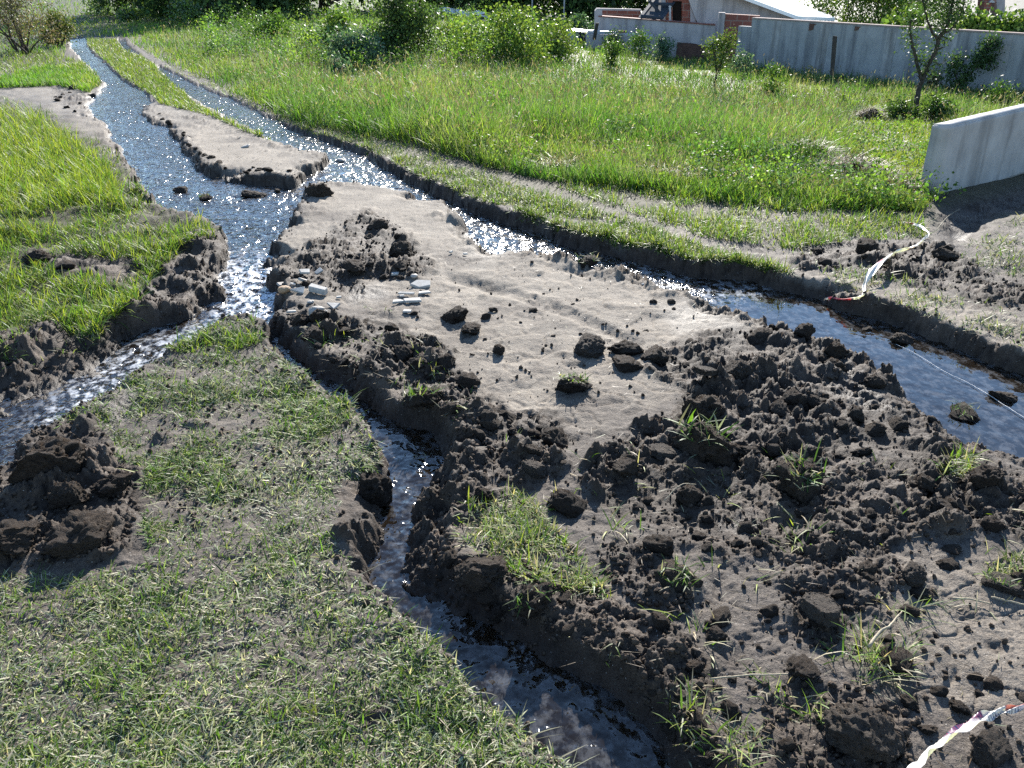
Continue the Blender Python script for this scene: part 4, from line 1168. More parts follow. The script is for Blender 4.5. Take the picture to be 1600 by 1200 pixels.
rod('straw_stick', 'straw stick on the dirt near the right edge, left one of two', 'stick', [(1486, 943, .02), (1515, 946, .022), (1545, 951, .018)], .005, .0035, M_TWIG)
rod('straw_stick', 'straw stick on the dirt running out at the right edge', 'stick', [(1546, 941, .02), (1580, 949, .02), (1640, 962, .018)], .0045, .0035, M_TWIG)
rod('bent_root', 'bent pale root lying over dark clods at the lower right', 'root', [(1352, 1034, .05), (1366, 1016, .06), (1383, 1004, .06), (1397, 985, .05), (1405, 973, .04)], .008, .003, M_TWIG, 18, .006)
rod('dry_stem', 'thin dry stem over dark clods in the middle of the churned mud', 'stem', [(1036, 802, .05), (1060, 785, .07), (1085, 776, .05)], .003, .002, M_TWIG)
rod('dry_stem', 'thin dry stem reaching from the sliced bank near the brook tape', 'stem', [(1462, 364, .02), (1478, 348, .05), (1496, 342, .08)], .004, .002, M_TWIG)
rod('white_string', 'thin white string trailing along the calm brook', 'string', [(1400, 538, 0), (1430, 552, 0), (1475, 580, 0), (1520, 602, 0), (1600, 652, 0), (1680, 700, 0)], .0012, .0022, M_STRING, 40, .004, True)

# ------------------------------------------------------------------ concrete, walls, house
def prism(name, mat, front, back_vec, parent=None, bev=.0):
    """solid from a front outline (3-D points) pushed along back_vec; UVs in metres"""
    bm = bmesh.new(); bv = Vector(back_vec)
    fr = [bm.verts.new(p) for p in front]; bk = [bm.verts.new(Vector(p) + bv) for p in front]
    n = len(front)
    bm.faces.new(fr); bm.faces.new(bk[::-1])
    for k in range(n):
        bm.faces.new((fr[(k + 1) % n], fr[k], bk[k], bk[(k + 1) % n]))
    bmesh.ops.recalc_face_normals(bm, faces=bm.faces[:])
    if bev: bmesh.ops.bevel(bm, geom=bm.edges[:], offset=bev, segments=2, affect='EDGES')
    uv = bm.loops.layers.uv.new('UVMap')
    for f in bm.faces:
        nn = f.normal
        for l in f.loops:
            c = l.vert.co
            if abs(nn.z) > .7: l[uv].uv = (c.x, c.y)
            else:
                h = Vector((-nn.y, nn.x)).normalized() if (nn.x or nn.y) else Vector((1, 0))
                l[uv].uv = (c.x * h.x + c.y * h.y, c.z)
    me = bpy.data.meshes.new(name); bm.to_mesh(me); bm.free(); me.materials.append(mat)
    return link(name, me, parent)

def gp(px, py):
    x, y = on_base(np.array([float(px)]), np.array([float(py)])); return Vector((x[0], y[0], float(base_z(x, y)[0])))

# cast concrete slab on the right bank
p0, p1 = gp(1451, 305), gp(1600, 272)
dv = (p1 - p0); dv.z = 0; dv.normalize(); L = 3.2
top = at_depth(1478, 198, p0.y).z
nb = Vector((-dv.y, dv.x, 0))
q0 = Vector((p0.x, p0.y, p0.z - .09)) + dv * .06 + nb * -.02; q1 = q0 + dv * L
def dense_slab():
    bm = bmesh.new()
    nx, nz = 60, 16
    th = .14
    H = top - q0.z
    def pt(s, t, u): return q0 + dv * (s * L) + Vector((0, 0, t * H)) + nb * (u * th)
    bmesh.ops.create_cube(bm, size=1)
    for v in bm.verts:
        s_, u_, t_ = v.co.x + .5, v.co.y + .5, v.co.z + .5
        v.co = pt(s_, t_, u_)
    bmesh.ops.bevel(bm, geom=bm.edges[:], offset=.012, segments=3, affect='EDGES')
    bmesh.ops.subdivide_edges(bm, edges=[e for e in bm.edges if e.calc_length() > .3], cuts=30, use_grid_fill=True)
    V = np.array([v.co[:] for v in bm.verts]); dsp = .006 * fbm3(V * 9, 3, 5)
    for v, d in zip(bm.verts, dsp): v.co += v.normal * d
    me = bpy.data.meshes.new('concrete_slab'); bm.to_mesh(me); bm.free(); me.materials.append(M_CONC)
    for p in me.polygons: p.use_smooth = True
    return me
tag(link('concrete_slab', dense_slab()), 'low upright cast concrete slab with a sunlit top at the right edge', 'concrete slab')

# long grey boundary wall
a0, a1 = gp(1147, 105), gp(1600, 150)
wd = (a1 - a0); wd.z = 0; wl = wd.length; wd.normalize()
ext = a0 + wd * (wl * 1.6)
zt0, zt1 = at_depth(1172, 28, a0.y).z, at_depth(1600, 56, a1.y).z
zte = zt0 + (zt1 - zt0) * 1.6
wn_ = Vector((-wd.y, wd.x, 0))
if wn_.y < 0: wn_ = -wn_
step = a0 + wd * .42
wall = prism('boundary_wall', M_PLAST, [(a0.x, a0.y, a0.z - .4), (ext.x, ext.y, ext.z - .6), (ext.x, ext.y, zte), (step.x, step.y, zt0 - .002), (step.x, step.y, zt0 - .2), (a0.x, a0.y, zt0 - .2)], wn_ * .16)
tag(wall, 'long grey rendered boundary wall across the back of the field', 'wall')
def along(p, t, z): v = p + wd * t; return Vector((v.x, v.y, z))
zs_ = lambda t: zt0 + (zt1 - zt0) * t / wl
prism('brick_coping', M_COPE, [along(step - wn_ * .02, 0, zt0 + .002), along(step - wn_ * .02, wl * 1.55, zs_(wl * 1.55) + .002), along(step - wn_ * .02, wl * 1.55, zs_(wl * 1.55) + .032), along(step - wn_ * .02, 0, zt0 + .032)], wn_ * .20, wall)
for px_, w_, h_ in ((1271, .10, .17), (1342, .08, .10)):
    c = at_depth(px_, 40, 23); t = (c - a0).dot(wd) if False else None
    # position along the wall from the photo column
    best = min(np.linspace(0, wl, 400), key=lambda t_: abs(to_px(np.array([a0.x + wd.x * t_]), np.array([a0.y + wd.y * t_]), np.array([zs_(t_)]))[0][0] - px_))
    z1 = zs_(best) - .03
    o_ = a0 - wn_ * .015
    prism('exposed_brick', M_OLDB, [along(o_, best - w_, z1 - h_), along(o_, best + w_ * .2, z1 - h_ * .8), along(o_, best + w_ * .4, z1 - h_ * .2), along(o_, best + w_, z1), along(o_, best - w_, z1)], wn_ * .014, wall)
for px_ in (1215, 1290, 1395, 1490, 1575):
    best = min(np.linspace(0, wl, 400), key=lambda t_: abs(to_px(np.array([a0.x + wd.x * t_]), np.array([a0.y + wd.y * t_]), np.array([zs_(t_)]))[0][0] - px_))
    o_ = a0 - wn_ * .006
    prism('concrete_column', M_CONC, [along(o_, best - .13, a0.z - .6), along(o_, best + .13, a0.z - .6), along(o_, best + .13, zs_(best) - .02), along(o_, best - .13, zs_(best) - .02)], wn_ * .005, wall)

# brick wall end standing between boundary wall and house wall
b0, b1 = at_depth(1122, 105, a0.y + 1.0), at_depth(1178, 105, a0.y + .55)
bz = at_depth(1140, 22, a0.y + .8).z
bw = prism('brick_wall', M_BRICK, [(b0.x, b0.y, -1.6), (b1.x, b1.y, -1.6), (b1.x, b1.y, bz - .03), (b0.x, b0.y, bz)], (.05, .2, 0))
tag(bw, 'short red hollow brick wall at the left end of the grey boundary wall', 'wall')
c0 = at_depth(1115, 105, a0.y + .97); c1 = at_depth(1125, 105, a0.y + .93)
prism('concrete_column', M_PALE, [(c0.x, c0.y, -1.6), (c1.x, c1.y, -1.6), (c1.x, c1.y, bz + .03), (c0.x, c0.y, bz + .03)], (.05, .26, 0), bw)

# house under construction behind the walls
house = thing('unfinished_house', 'unfinished brick and grey rendered house with a white sloping roof behind the walls', 'house', (3.5, 30, -1.0))
inv = -Vector(house.location)
def hprism(name, mat, corners, back, parent=house):
    pts = [at_depth(*c) + (inv if parent is house else inv) for c in corners]
    return prism(name, mat, pts, back, parent)
lw = hprism('parapet_wall', M_PALE, [(932, 110, 28.6), (1118, 125, 26.6), (1118, 40, 26.6), (1030, 33, 27.5), (935, 26, 28.6)], (.06, .22, 0))
hprism('brick_coping', M_BRICK, [(935, 26, 28.57), (1030, 33, 27.47), (1118, 40, 26.57), (1118, 38.2, 26.57), (1030, 31.4, 27.47), (935, 24.4, 28.57)], (.06, .30, 0), lw)
hprism('exposed_brick', M_OLDB, [(1054, 115, 27.20), (1112, 118, 26.62), (1112, 76, 26.62), (1085, 68, 26.88), (1058, 66, 27.17)], (0, .012, 0), lw)
hprism('corner_post', M_PALE, [(930, 90, 28.7), (941, 90, 28.6), (941, 16, 28.6), (938, 13, 28.6), (933, 13, 28.65), (930, 17, 28.7)], (0, .3, 0))
hprism('side_wall', M_BRICK, [(940, 40, 30.6), (1000, 40, 30.4), (1000, 17.5, 30.4), (940, 16, 30.6)], (0, .16, 0))
hprism('parapet_rim', M_PALE, [(938, 16, 30.58), (1002, 17.5, 30.38), (1002, 14.5, 30.38), (938, 13, 30.58)], (0, .25, 0))
core = hprism('brick_core', M_BRICK, [(1036, 60, 29.0), (1051, 60, 28.95), (1051, 1.5, 28.95), (1066, 2, 28.9), (1066, 60, 28.9), (1101, 60, 28.7), (1101, -45, 28.7), (1036, -45, 29.0)], (0, .2, 0))
hprism('doorway_shade', M_SHADE, [(1050.5, 60, 29.1), (1066.5, 60, 29.05), (1066.5, 0, 29.05), (1050.5, 0, 29.1)], (0, .05, 0))  # flat black panel painting the shade inside the door opening
hprism('concrete_column', M_PALE, [(1079, 60, 28.75), (1087, 60, 28.72), (1087, -45, 28.72), (1079, -45, 28.75)], (0, .1, 0))
hprism('concrete_column', M_PALE, [(1034, 60, 28.98), (1040, 60, 28.95), (1040, -45, 28.95), (1034, -45, 28.98)], (0, .1, 0))
hprism('gable_wall', M_PALE, [(1099, 60, 28.6), (1300, 60, 27.6), (1300, 36, 27.6), (1245, 31, 27.9), (1165, 1, 28.3), (1060, -42, 28.7), (1099, -42, 28.6)], (.05, .2, 0))
rf = hprism('roof', M_ROOF, [(1246, 31, 27.5), (1160, -1, 27.9), (1040, -46, 28.5), (1090, -56, 33.5), (1222, -1, 32), (1304, 33, 30.5)], (0, 0, .10))
hprism('vent_pipe', M_SHEET, [(1045.5, 33, 28.3), (1048.5, 33, 28.3), (1048.5, 11, 28.3), (1049.5, 10, 28.3), (1047, 8.5, 28.3), (1044.5, 10, 28.3), (1045.5, 11, 28.3)], (0, .07, 0))

sp = thing('solar_panel', 'tilted dark solar panel on a steel frame on the house terrace', 'solar panel', (0, 0, 0))
inv0 = inv; inv = Vector((0, 0, 0))
pn = hprism('panel', M_GLASSY, [(1001, 28, 27.9), (1034, 30, 27.7), (1062, -8, 29.6), (1030, -10, 29.8)], (0, .05, -.03), sp)
for c in ([(998, 28, 27.86), (1003, 28.5, 27.83), (1033, -10, 29.75), (1028, -10, 29.8)], [(1032, 30, 27.68), (1036, 30.2, 27.65), (1064, -8, 29.55), (1060, -8, 29.6)], [(1001, 28, 27.82), (1034, 30.4, 27.62), (1034, 27, 27.62), (1001, 24.5, 27.82)], [(1016, 8, 28.7), (1050, 9, 28.5), (1050, 6, 28.5), (1016, 5, 28.7)]):
    hprism('frame_bar', M_METAL, c, (0, .05, .03), sp)
hprism('support_leg', M_METAL, [(1022, 32, 28.35), (1027, 32, 28.35), (1030, -6, 28.9), (1025, -6, 28.9)], (0, .06, 0), sp)
hprism('support_leg', M_METAL, [(1012, 2, 28.3), (1016, 0, 28.3), (1038, 24, 28.3), (1034, 26, 28.3)], (0, .06, 0), sp)

ut = thing('metal_box', 'white and dark grey box standing at the left end of the house wall', 'box', (0, 0, 0))
hprism('front_panel', M_SHEET, [(886, 84, 28.5), (905, 84, 28.1), (904, 50, 28.1), (885, 48, 28.5)], (.3, .8, 0), ut)
hprism('side_panel', M_METAL, [(905.5, 84, 28.09), (934, 82, 28.6), (931, 51, 28.6), (904.5, 50, 28.09)], (.2, .6, 0), ut)
hprism('lid', M_SHEET, [(884, 49, 28.45), (905, 51.5, 28.02), (933, 52, 28.55), (933, 50, 28.55), (905, 49.3, 28.02), (884, 46.8, 28.45)], (.3, .8, 0), ut)
lo = hprism('low_wall', M_PALE, [(915, 100, 27.6), (1024, 105, 26.9), (1024, 56, 26.9), (915, 53, 27.6)], (.05, .5, 0), None)
tag(lo, 'low pale wall carrying white sheets in front of the house', 'wall')
G3 = 'white sheets stacked on the low wall'
for c, lb in (([(948, 54.0, 27.55), (1022, 56, 27.05), (1022, 55.0, 27.05), (948, 52.6, 27.55)], 'lowest white sheet on the low wall before the house'),
              ([(918, 52.0, 27.75), (1012, 55.2, 27.12), (1012, 53.4, 27.12), (918, 50.0, 27.75)], 'long white sheet in the middle of the stack on the low wall'),
              ([(917, 49.6, 27.75), (962, 51.2, 27.5), (962, 49.4, 27.5), (917, 47.6, 27.75)], 'short white sheet topmost of the stack on the low wall')):
    tag(hprism('white_sheet', M_SHEET, c, (.05, .32, 0), None), lb, 'sheet', G3)
tag(hprism('brick_block', M_BRICK, [(966, 53.5, 27.45), (978, 54.0, 27.4), (978, 48, 27.4), (966, 47.5, 27.45)], (.05, .2, 0), None), 'red brick block on the low wall beside the short white sheet', 'brick')
tag(hprism('leaning_post', M_WOODP, [(926, 62, 26.9), (931, 62, 26.9), (936, 36, 26.8), (931, 36, 26.8)], (0, .1, 0), None), 'dark leaning post at the end of the white sheets', 'post')
tag(hprism('fence_post', M_WOODP, [(1298.5, 118, 19.8), (1303, 118, 19.8), (1308.5, 57, 19.9), (1303, 56, 19.9)], (0, .08, 0), None), 'dark wooden fence post standing in front of the grey boundary wall', 'post')

shed = thing('low_shed', 'low grey shed with a pale sloping roof edge beyond the bushes', 'shed', (0, 0, 0))
hprism('wall', M_METAL, [(680, 52, 40), (737, 54, 39), (736, 27.5, 39), (680, 17, 40)], (0.3, 2.0, 0), shed)
hprism('roof', M_ROOF, [(678, 17, 39.9), (738, 27.6, 38.9), (738, 25.8, 38.9), (678, 14.8, 39.9)], (0.3, 2.3, 0), shed)
hprism('corner_post', M_SHEET, [(681, 30, 39.7), (684, 30, 39.7), (684, 16.6, 39.7), (681, 16.2, 39.7)], (0, .1, 0), shed)
br = hprism('brick_hut', M_BRICK, [(737, 52, 38.5), (790, 52, 38), (790, 28, 38), (738, 21, 38.5)], (0.2, 1.5, 0), None)
tag(br, 'small brick hut wall right of the low grey shed', 'hut')
hprism('roof', M_ROOF, [(736, 21, 38.4), (791, 36, 37.9), (791, 33, 37.9), (736, 19.3, 38.4)], (0.2, 1.7, 0), br)
for x_, y_, lb in ((831, 26, 'left one of two thin pale poles before the dark trees'), (880, 42, 'right one of two thin pale poles before the dark trees')):
    a_ = at_depth(x_, y_ + 6, 36); h_ = 2.6
    g_ = tube_geo(np.array([[a_.x, a_.y, a_.z], [a_.x + .02, a_.y, a_.z + h_ * .5], [a_.x + .05, a_.y, a_.z + h_]]), np.array([.03, .028, .025]), 8)
    tag(link('thin_pole', mesh_np('thin_pole', g_[0], g_[1], g_[2], M_SHEET, True)), lb, 'pole', 'thin poles before the dark trees')
ch = thing('brick_chimney', 'brown chimney with a white cowl beyond the wall at the top right', 'chimney', (0, 0, 0))
hprism('left_leg', M_BRICK, [(1536, 30, 34), (1542, 30, 34), (1551, 0, 34), (1551, -30, 34), (1541, -30, 34)], (0, .5, 0), ch)
hprism('right_leg', M_PALE, [(1558, 30, 34.05), (1570, 30, 34.05), (1571, -30, 34.05), (1556, -30, 34.05)], (0, .5, 0), ch)
hprism('cowl', M_SHEET, [(1546, 4, 33.9), (1555, 4, 33.9), (1553, 1, 33.9), (1550, 0, 33.9), (1547.5, 1.5, 33.9)], (0, .3, 0), ch)
inv = inv0

# distant scrub hill
def hill():
    xs = np.linspace(-200, 420, 90); ys = np.linspace(150, 620, 60)
    X, Y = np.meshgrid(xs, ys)
    Z = -8 + 75 * sstep(150, 420, Y) * (.45 + .55 * sstep(0, 160, X)) + 10 * fbm(X * .02, Y * .02, 4, 7) * sstep(150, 220, Y) + 2.5 * fbm(X * .12, Y * .12, 3, 8)
    n, c = X.shape; idx = np.arange(n * c).reshape(n, c)
    q = np.stack([idx[:-1, :-1], idx[:-1, 1:], idx[1:, 1:], idx[1:, :-1]], -1).reshape(-1, 4)
    tag(link('hill', mesh_np('hill', np.stack([X.ravel(), Y.ravel(), Z.ravel()], 1), q.ravel(), np.full(len(q), 4), M_HILL, True)), kind='structure')
hill()

# ------------------------------------------------------------------ trees, shrubs and weeds
def base_at(px, Y):
    u = (px - CX) / F; X = 0.0
    for _ in range(8):
        z = float(base_z(np.array([X]), np.array([float(Y)]))[0]); X = u * (Y * CP + (CAM_H - z) * SP)
    return Vector((X, Y, z))

def limb(p, q, r0, r1, n=7, wob=.08):
    t = np.linspace(0, 1, n)[:, None]
    C = np.array(p)[None] * (1 - t) + np.array(q)[None] * t
    L = np.linalg.norm(np.array(q) - np.array(p))
    C[1:-1] += RNG.normal(0, wob * L * .25, (n - 2, 3))
    return tube_geo(C, np.linspace(r0, r1, n), 7)

def plant(name, label, cat, base, H, Wd, cols, wts, n, size, group=None, bottom=.0, stems=5, shape='dome', asp=.55, stem_r=.03):
    o = thing(name, label, cat, base, group)
    cl = []
    k = 22 if shape == 'dome' else 9
    for i in range(k):
        if shape == 'dome':
            a = RNG.uniform(0, 6.28); r = Wd * .5 * RNG.uniform(.05, .86)
            z = H * (bottom + (1 - bottom) * RNG.uniform(.14, .90) * (1 - .5 * (r / (Wd * .5)) ** 2))
            rx = Wd * RNG.uniform(.09, .21); cl.append(((r * math.cos(a), r * math.sin(a), z), (rx, rx, min(rx, H * .3) * RNG.uniform(.7, 1.05)), rx * rx))
        elif shape == 'spire':
            f = (i + .5) / k; rx = Wd * .5 * (1 - .8 * f)
            cl.append(((RNG.normal(0, .05) * Wd, RNG.normal(0, .05) * Wd, H * (bottom + (1 - bottom) * f)), (rx, rx, H / k), rx + .02))
        else:   # loose
            a = RNG.uniform(0, 6.28); r = Wd * .5 * RNG.uniform(.2, .95)
            z = H * RNG.uniform(bottom + .1, .95); rx = Wd * RNG.uniform(.10, .2)
            cl.append(((r * math.cos(a), r * math.sin(a), z), (rx, rx, rx * 1.1), rx * rx))
    geo = leaves(cl, n, size, cols, wts, asp)
    link('crown', mesh_np('crown', *geo[:3], M_LEAF, False, None, geo[3]), o)
    st = []
    for i in range(stems):
        c = cl[i % len(cl)][0]
        st.append(limb((RNG.normal(0, .04) * Wd, RNG.normal(0, .04) * Wd, -.1), (c[0] * .9, c[1] * .9, c[2] * 1.05), stem_r, stem_r * .3))
    g = join_geo(st)
    link('stem' if H < 1.6 else 'trunk', mesh_np('stem', g[0], g[1], g[2], M_BARK, True), o)
    return o

def by_px(px, py_base, wpx, hpx, Y=None):
    if Y is None: b = gp(px, py_base)
    else: b = base_at(px, Y)
    zc = b.y * CP + (CAM_H - b.z) * SP
    return b, hpx * zc / F / .93, wpx * zc / F

DARKG = [(.030, .054, .020), (.05, .088, .027), (.09, .14, .04)]
MIDG = [(.045, .09, .022), (.075, .135, .03), (.10, .17, .035)]
LIGHTG = [(.09, .16, .03), (.15, .22, .04), (.19, .25, .05)]
BLUEG = [(.05, .10, .06), (.09, .15, .09), (.13, .19, .12)]
GT = 'dark trees behind the field'
for px, Y, w, lb in ((225, 40, 4.4, 'dark tree at the top left, leftmost of the dark row'), (335, 36, 4.0, 'dark tree right of the leftmost one in the far row'), (415, 39, 3.6, 'dark tree in the far row left of the sandy path'),
                     (505, 42, 3.4, 'dark tree in the far row just left of the sandy path'), (662, 47, 3.4, 'dark tree behind the low grey shed'),
                     (735, 46, 4.4, 'dark tree in the far row right above the brick hut'), (812, 44, 4.6, 'dark tree behind the left thin pale pole'), (885, 43, 4.4, 'dark tree behind the right thin pale pole'),
                     (950, 45, 4.0, 'dark tree behind the corner of the house terrace')):
    b = base_at(px, Y)
    plant('dark_tree', lb, 'tree', b, 5.4 + .1 * (px % 7), w * 1.35, DARKG, [3, 3, 1.5], 9500, .21, GT, -.22, 6, 'dome', .6, .10)
plant('broad_tree', 'lighter green tree beyond the house terrace', 'tree', base_at(1030, 52), 5, 5, MIDG, [1, 2, 2], 4000, .16, 'pale trees beyond the house', .02, 5, 'dome', .5, .10)
b, h, w = by_px(622, 94, 118, 100)
plant('round_shrub', 'dark dome-shaped shrub, the biggest standing in the field', 'shrub', b, h, w, DARKG + [(.09, .15, .035)], [2, 3, 2, 1], 9000, .075, None, .02, 9, 'dome', .5, .04)
b, h, w = by_px(550, 104, 100, 44)
plant('pale_shrub', 'blue-green low shrub in front of the dark dome-shaped shrub', 'shrub', b, h, w, BLUEG, [1, 2, 2], 4200, .07, None, .0, 4)
b, h, w = by_px(520, 78, 90, 50)
plant('leafy_shrub', 'yellow-green leafy shrub behind the blue-green low shrub', 'shrub', b, h, w, LIGHTG + MIDG, [1, 2, 1, 1, 1, 1], 4200, .085, None, .0, 5)
b, h, w = by_px(425, 62, 60, 34)
plant('leafy_shrub', 'small mid-green shrub at the left of the field before the dark trees', 'shrub', b, h, w, MIDG + LIGHTG[:1], [1, 2, 2, 2], 2600, .08, None, .0, 4)
b, h, w = by_px(790, 98, 165, 72)
plant('tall_shrub', 'tall yellow-green shrub in the middle of the far field', 'shrub', b, h, w, LIGHTG + MIDG[:2], [1, 2.5, 2, 1, 1], 6500, .075, None, .0, 8)
b, h, w = by_px(855, 92, 120, 58)
plant('tall_shrub', 'yellow-green shrub joined to the right of the tall one', 'shrub', b, h, w, LIGHTG + MIDG[:1] + [OLIVE], [1, 2, 2, 1, 1], 4800, .07, None, .0, 6)
b, h, w = by_px(907, 46, 44, 30, 33)
plant('round_bush', 'small round blue-green bush behind the metal box', 'bush', b, h, w, BLUEG + MIDG[:1], [2, 2, 1, 1], 1800, .08, None, .0, 4)
b, h, w = by_px(40, 84, 135, 118)
plant('brown_bush', 'brownish seeding bush at the top left corner', 'bush', b, h, w, [(.11, .085, .06), (.15, .115, .085), (.08, .09, .03), (.12, .13, .04), (.24, .2, .15)], [3, 2, 2, 2, 1], 7500, .055, None, .0, 10, 'dome', .4)
b, h, w = by_px(92, 72, 60, 48)
plant('olive_bush', 'olive green bush right of the brownish bush at the top left', 'bush', b, h, w, [(.09, .10, .03), (.12, .14, .04), DEEP], [2, 2, 1], 2800, .06, None, .0, 5)
for px, Y, wp, hp, lb in ((165, 41, 70, 26, 'pale green bush on the far slope at the top left'), (203, 36, 40, 18, 'small pale bush before the leftmost dark tree'), (292, 33, 52, 30, 'pale green bush between the dark trees at the top left')):
    b, h, w = by_px(px, 0, wp, hp, Y)
    plant('pale_bush', lb, 'bush', b, h, w, BLUEG + LIGHTG[:2], [1, 1, 2, 2, 1], 2000, .09, 'pale bushes on the far slope', .0, 3)
b, h, w = by_px(388, 44, 14, 36, 31)
plant('weed_spire', 'tall green weed spire before the dark trees', 'weed', b, h, w, MIDG, [1, 1, 1], 500, .07, None, .1, 2, 'spire')

# saplings in the field
def sapling(name, label, base, stems, clumps, n, size, cols, wts, r0=.03, group=None):
    """stems / clumps given as photo columns, rows at the sapling's own distance, with depth offsets"""
    o = thing(name, label, 'tree', base, group)
    B = Vector(base)
    def rel(px, py, dy=0.0): return np.array(at_depth(px, py, base[1] + dy) - B)
    st = []
    for pts, ra, rb in stems:
        P = path_pts([rel(*p) for p in pts], 5 * len(pts)); st.append(tube_geo(P + RNG.normal(0, .006, P.shape), np.linspace(ra, rb, len(P)), 8))
    zc = base[1] * CP + (CAM_H - base[2]) * SP
    cl = [(tuple(rel(px, py, dy)), (r * zc / F,) * 3, r * r) for px, py, r, dy in clumps]
    geo = leaves(cl, n, size, cols, wts, .5, .1)
    # thin twigs reaching into the clumps
    for c in cl:
        for _ in range(3):
            d = RNG.normal(0, .6, 3) * c[1][0]
            near = min((p for s_ in stems for p in s_[0]), key=lambda p: np.linalg.norm(rel(*p) - np.array(c[0])))
            st.append(limb(rel(*near), np.array(c[0]) + d, .010, .004, 5))
    g = join_geo(st)
    link('trunk', mesh_np('trunk', g[0], g[1], g[2], M_BARK, True), o)
    link('crown', mesh_np('crown', *geo[:3], M_LEAF, False, None, geo[3]), o)
    return o
b = gp(1430, 182)
SAPC = [(.035, .065, .025), (.055, .10, .035), (.09, .14, .05)]
sapling('young_tree', 'young forked tree rising before the grey wall at the right', b,
        [([(1430, 190), (1432, 160), (1436, 140), (1440, 125)], .055, .04), ([(1440, 125), (1432, 95), (1426, 72), (1422, 48), (1424, 30)], .034, .012),
         ([(1440, 125), (1452, 100), (1462, 78), (1468, 58), (1482, 35), (1490, -5), (1500, -45)], .045, .02), ([(1466, 65), (1452, 40), (1444, 10), (1438, -20)], .025, .01),
         ([(1472, 55), (1490, 40), (1505, 10), (1512, -30)], .02, .008), ([(1455, 95), (1470, 100), (1478, 92)], .01, .004)],
        [(1424, 52, 11, 0), (1428, 72, 9, .1), (1421, 35, 8, 0), (1434, 88, 7, 0), (1445, 100, 9, -.1), (1458, 88, 9, .1), (1466, 72, 10, 0), (1474, 52, 13, .1), (1484, 35, 15, -.1), (1492, 12, 16, 0), (1500, -12, 18, 0),
         (1470, 20, 16, .2), (1455, 12, 13, -.1), (1446, -5, 14, .1), (1440, -28, 16, 0), (1458, 40, 11, .2), (1475, -10, 18, 0), (1508, -35, 20, 0), (1470, -45, 22, 0), (1436, 112, 6, 0), (1447, 118, 5, 0), (1466, 104, 7, 0), (1500, 22, 9, 0)],
        5200, .05, SAPC, [2, 3, 1.5])
b = gp(1492, 146)
sapling('young_tree', 'thin sapling leaning right against the grey wall', b,
        [([(1488, 150), (1498, 130), (1516, 115), (1530, 95), (1545, 75)], .026, .010), ([(1498, 130), (1494, 112), (1498, 95)], .014, .006), ([(1520, 110), (1540, 100), (1556, 88)], .01, .005)],
        [(1496, 98, 9, 0), (1490, 116, 9, .1), (1500, 132, 8, 0), (1512, 118, 7, 0), (1528, 98, 9, 0), (1540, 78, 9, 0), (1548, 66, 8, .1), (1556, 72, 6, 0), (1537, 92, 8, 0), (1550, 96, 6, 0), (1492, 140, 7, 0)],
        3400, .06, SAPC, [2, 3, 1.5])
b = gp(1118, 152)
sapling('young_tree', 'small sapling with a bushy top before the brick wall', b,
        [([(1117, 156), (1118, 130), (1120, 110), (1116, 85), (1112, 70)], .024, .010), ([(1119, 115), (1130, 90), (1138, 70), (1140, 58)], .016, .006), ([(1118, 120), (1126, 105), (1128, 95)], .01, .005)],
        [(1112, 72, 9, 0), (1118, 82, 10, .1), (1130, 78, 11, 0), (1138, 66, 10, 0), (1142, 56, 7, 0), (1124, 68, 8, 0), (1128, 96, 8, 0), (1118, 104, 7, 0), (1122, 120, 5, 0), (1115, 128, 4, 0)],
        2100, .05, [(.06, .10, .025), (.10, .15, .035), (.15, .18, .045)], [2, 3, 2])

# trees and creepers beyond the boundary wall
for px, Y, wp, hp, lb in ((1318, 33, 90, 90, 'pale green tree beyond the wall, right of the white roof'), (1375, 32, 90, 85, 'yellow-green tree beyond the wall behind the brick patches'), (1425, 36, 80, 70, 'pale green tree beyond the wall behind the young forked tree')):
    b, h, w = by_px(px, 0, wp, hp, Y)
    plant('pale_tree', lb, 'tree', b, h + 1.2, w * 1.25, LIGHTG + MIDG, [1, 2, 1.5, 1, 1, 1.5], 8000, .12, 'pale trees beyond the wall', .05, 6, 'dome', .35)
for px, Y, wp, lb in ((1402, 24.0, 44, 'leafy creeper on top of the wall left of the young forked tree'), (1505, 22.5, 70, 'leafy creeper over the wall right of the young forked tree'), (1556, 22.0, 60, 'leafy creeper over the wall below the brown chimney'), (1606, 21.5, 70, 'leafy creeper over the wall at the right edge')):
    b, h, w = by_px(px, 0, wp, 110, Y)
    plant('creeper', lb, 'creeper', b, h * (.80 if px > 1450 else .78), w * 1.3, LIGHTG + MIDG, [2, 2, 1.5, 1, 2, 2], 3200, .10, 'creepers behind the boundary wall', .35, 5, 'dome', .8)

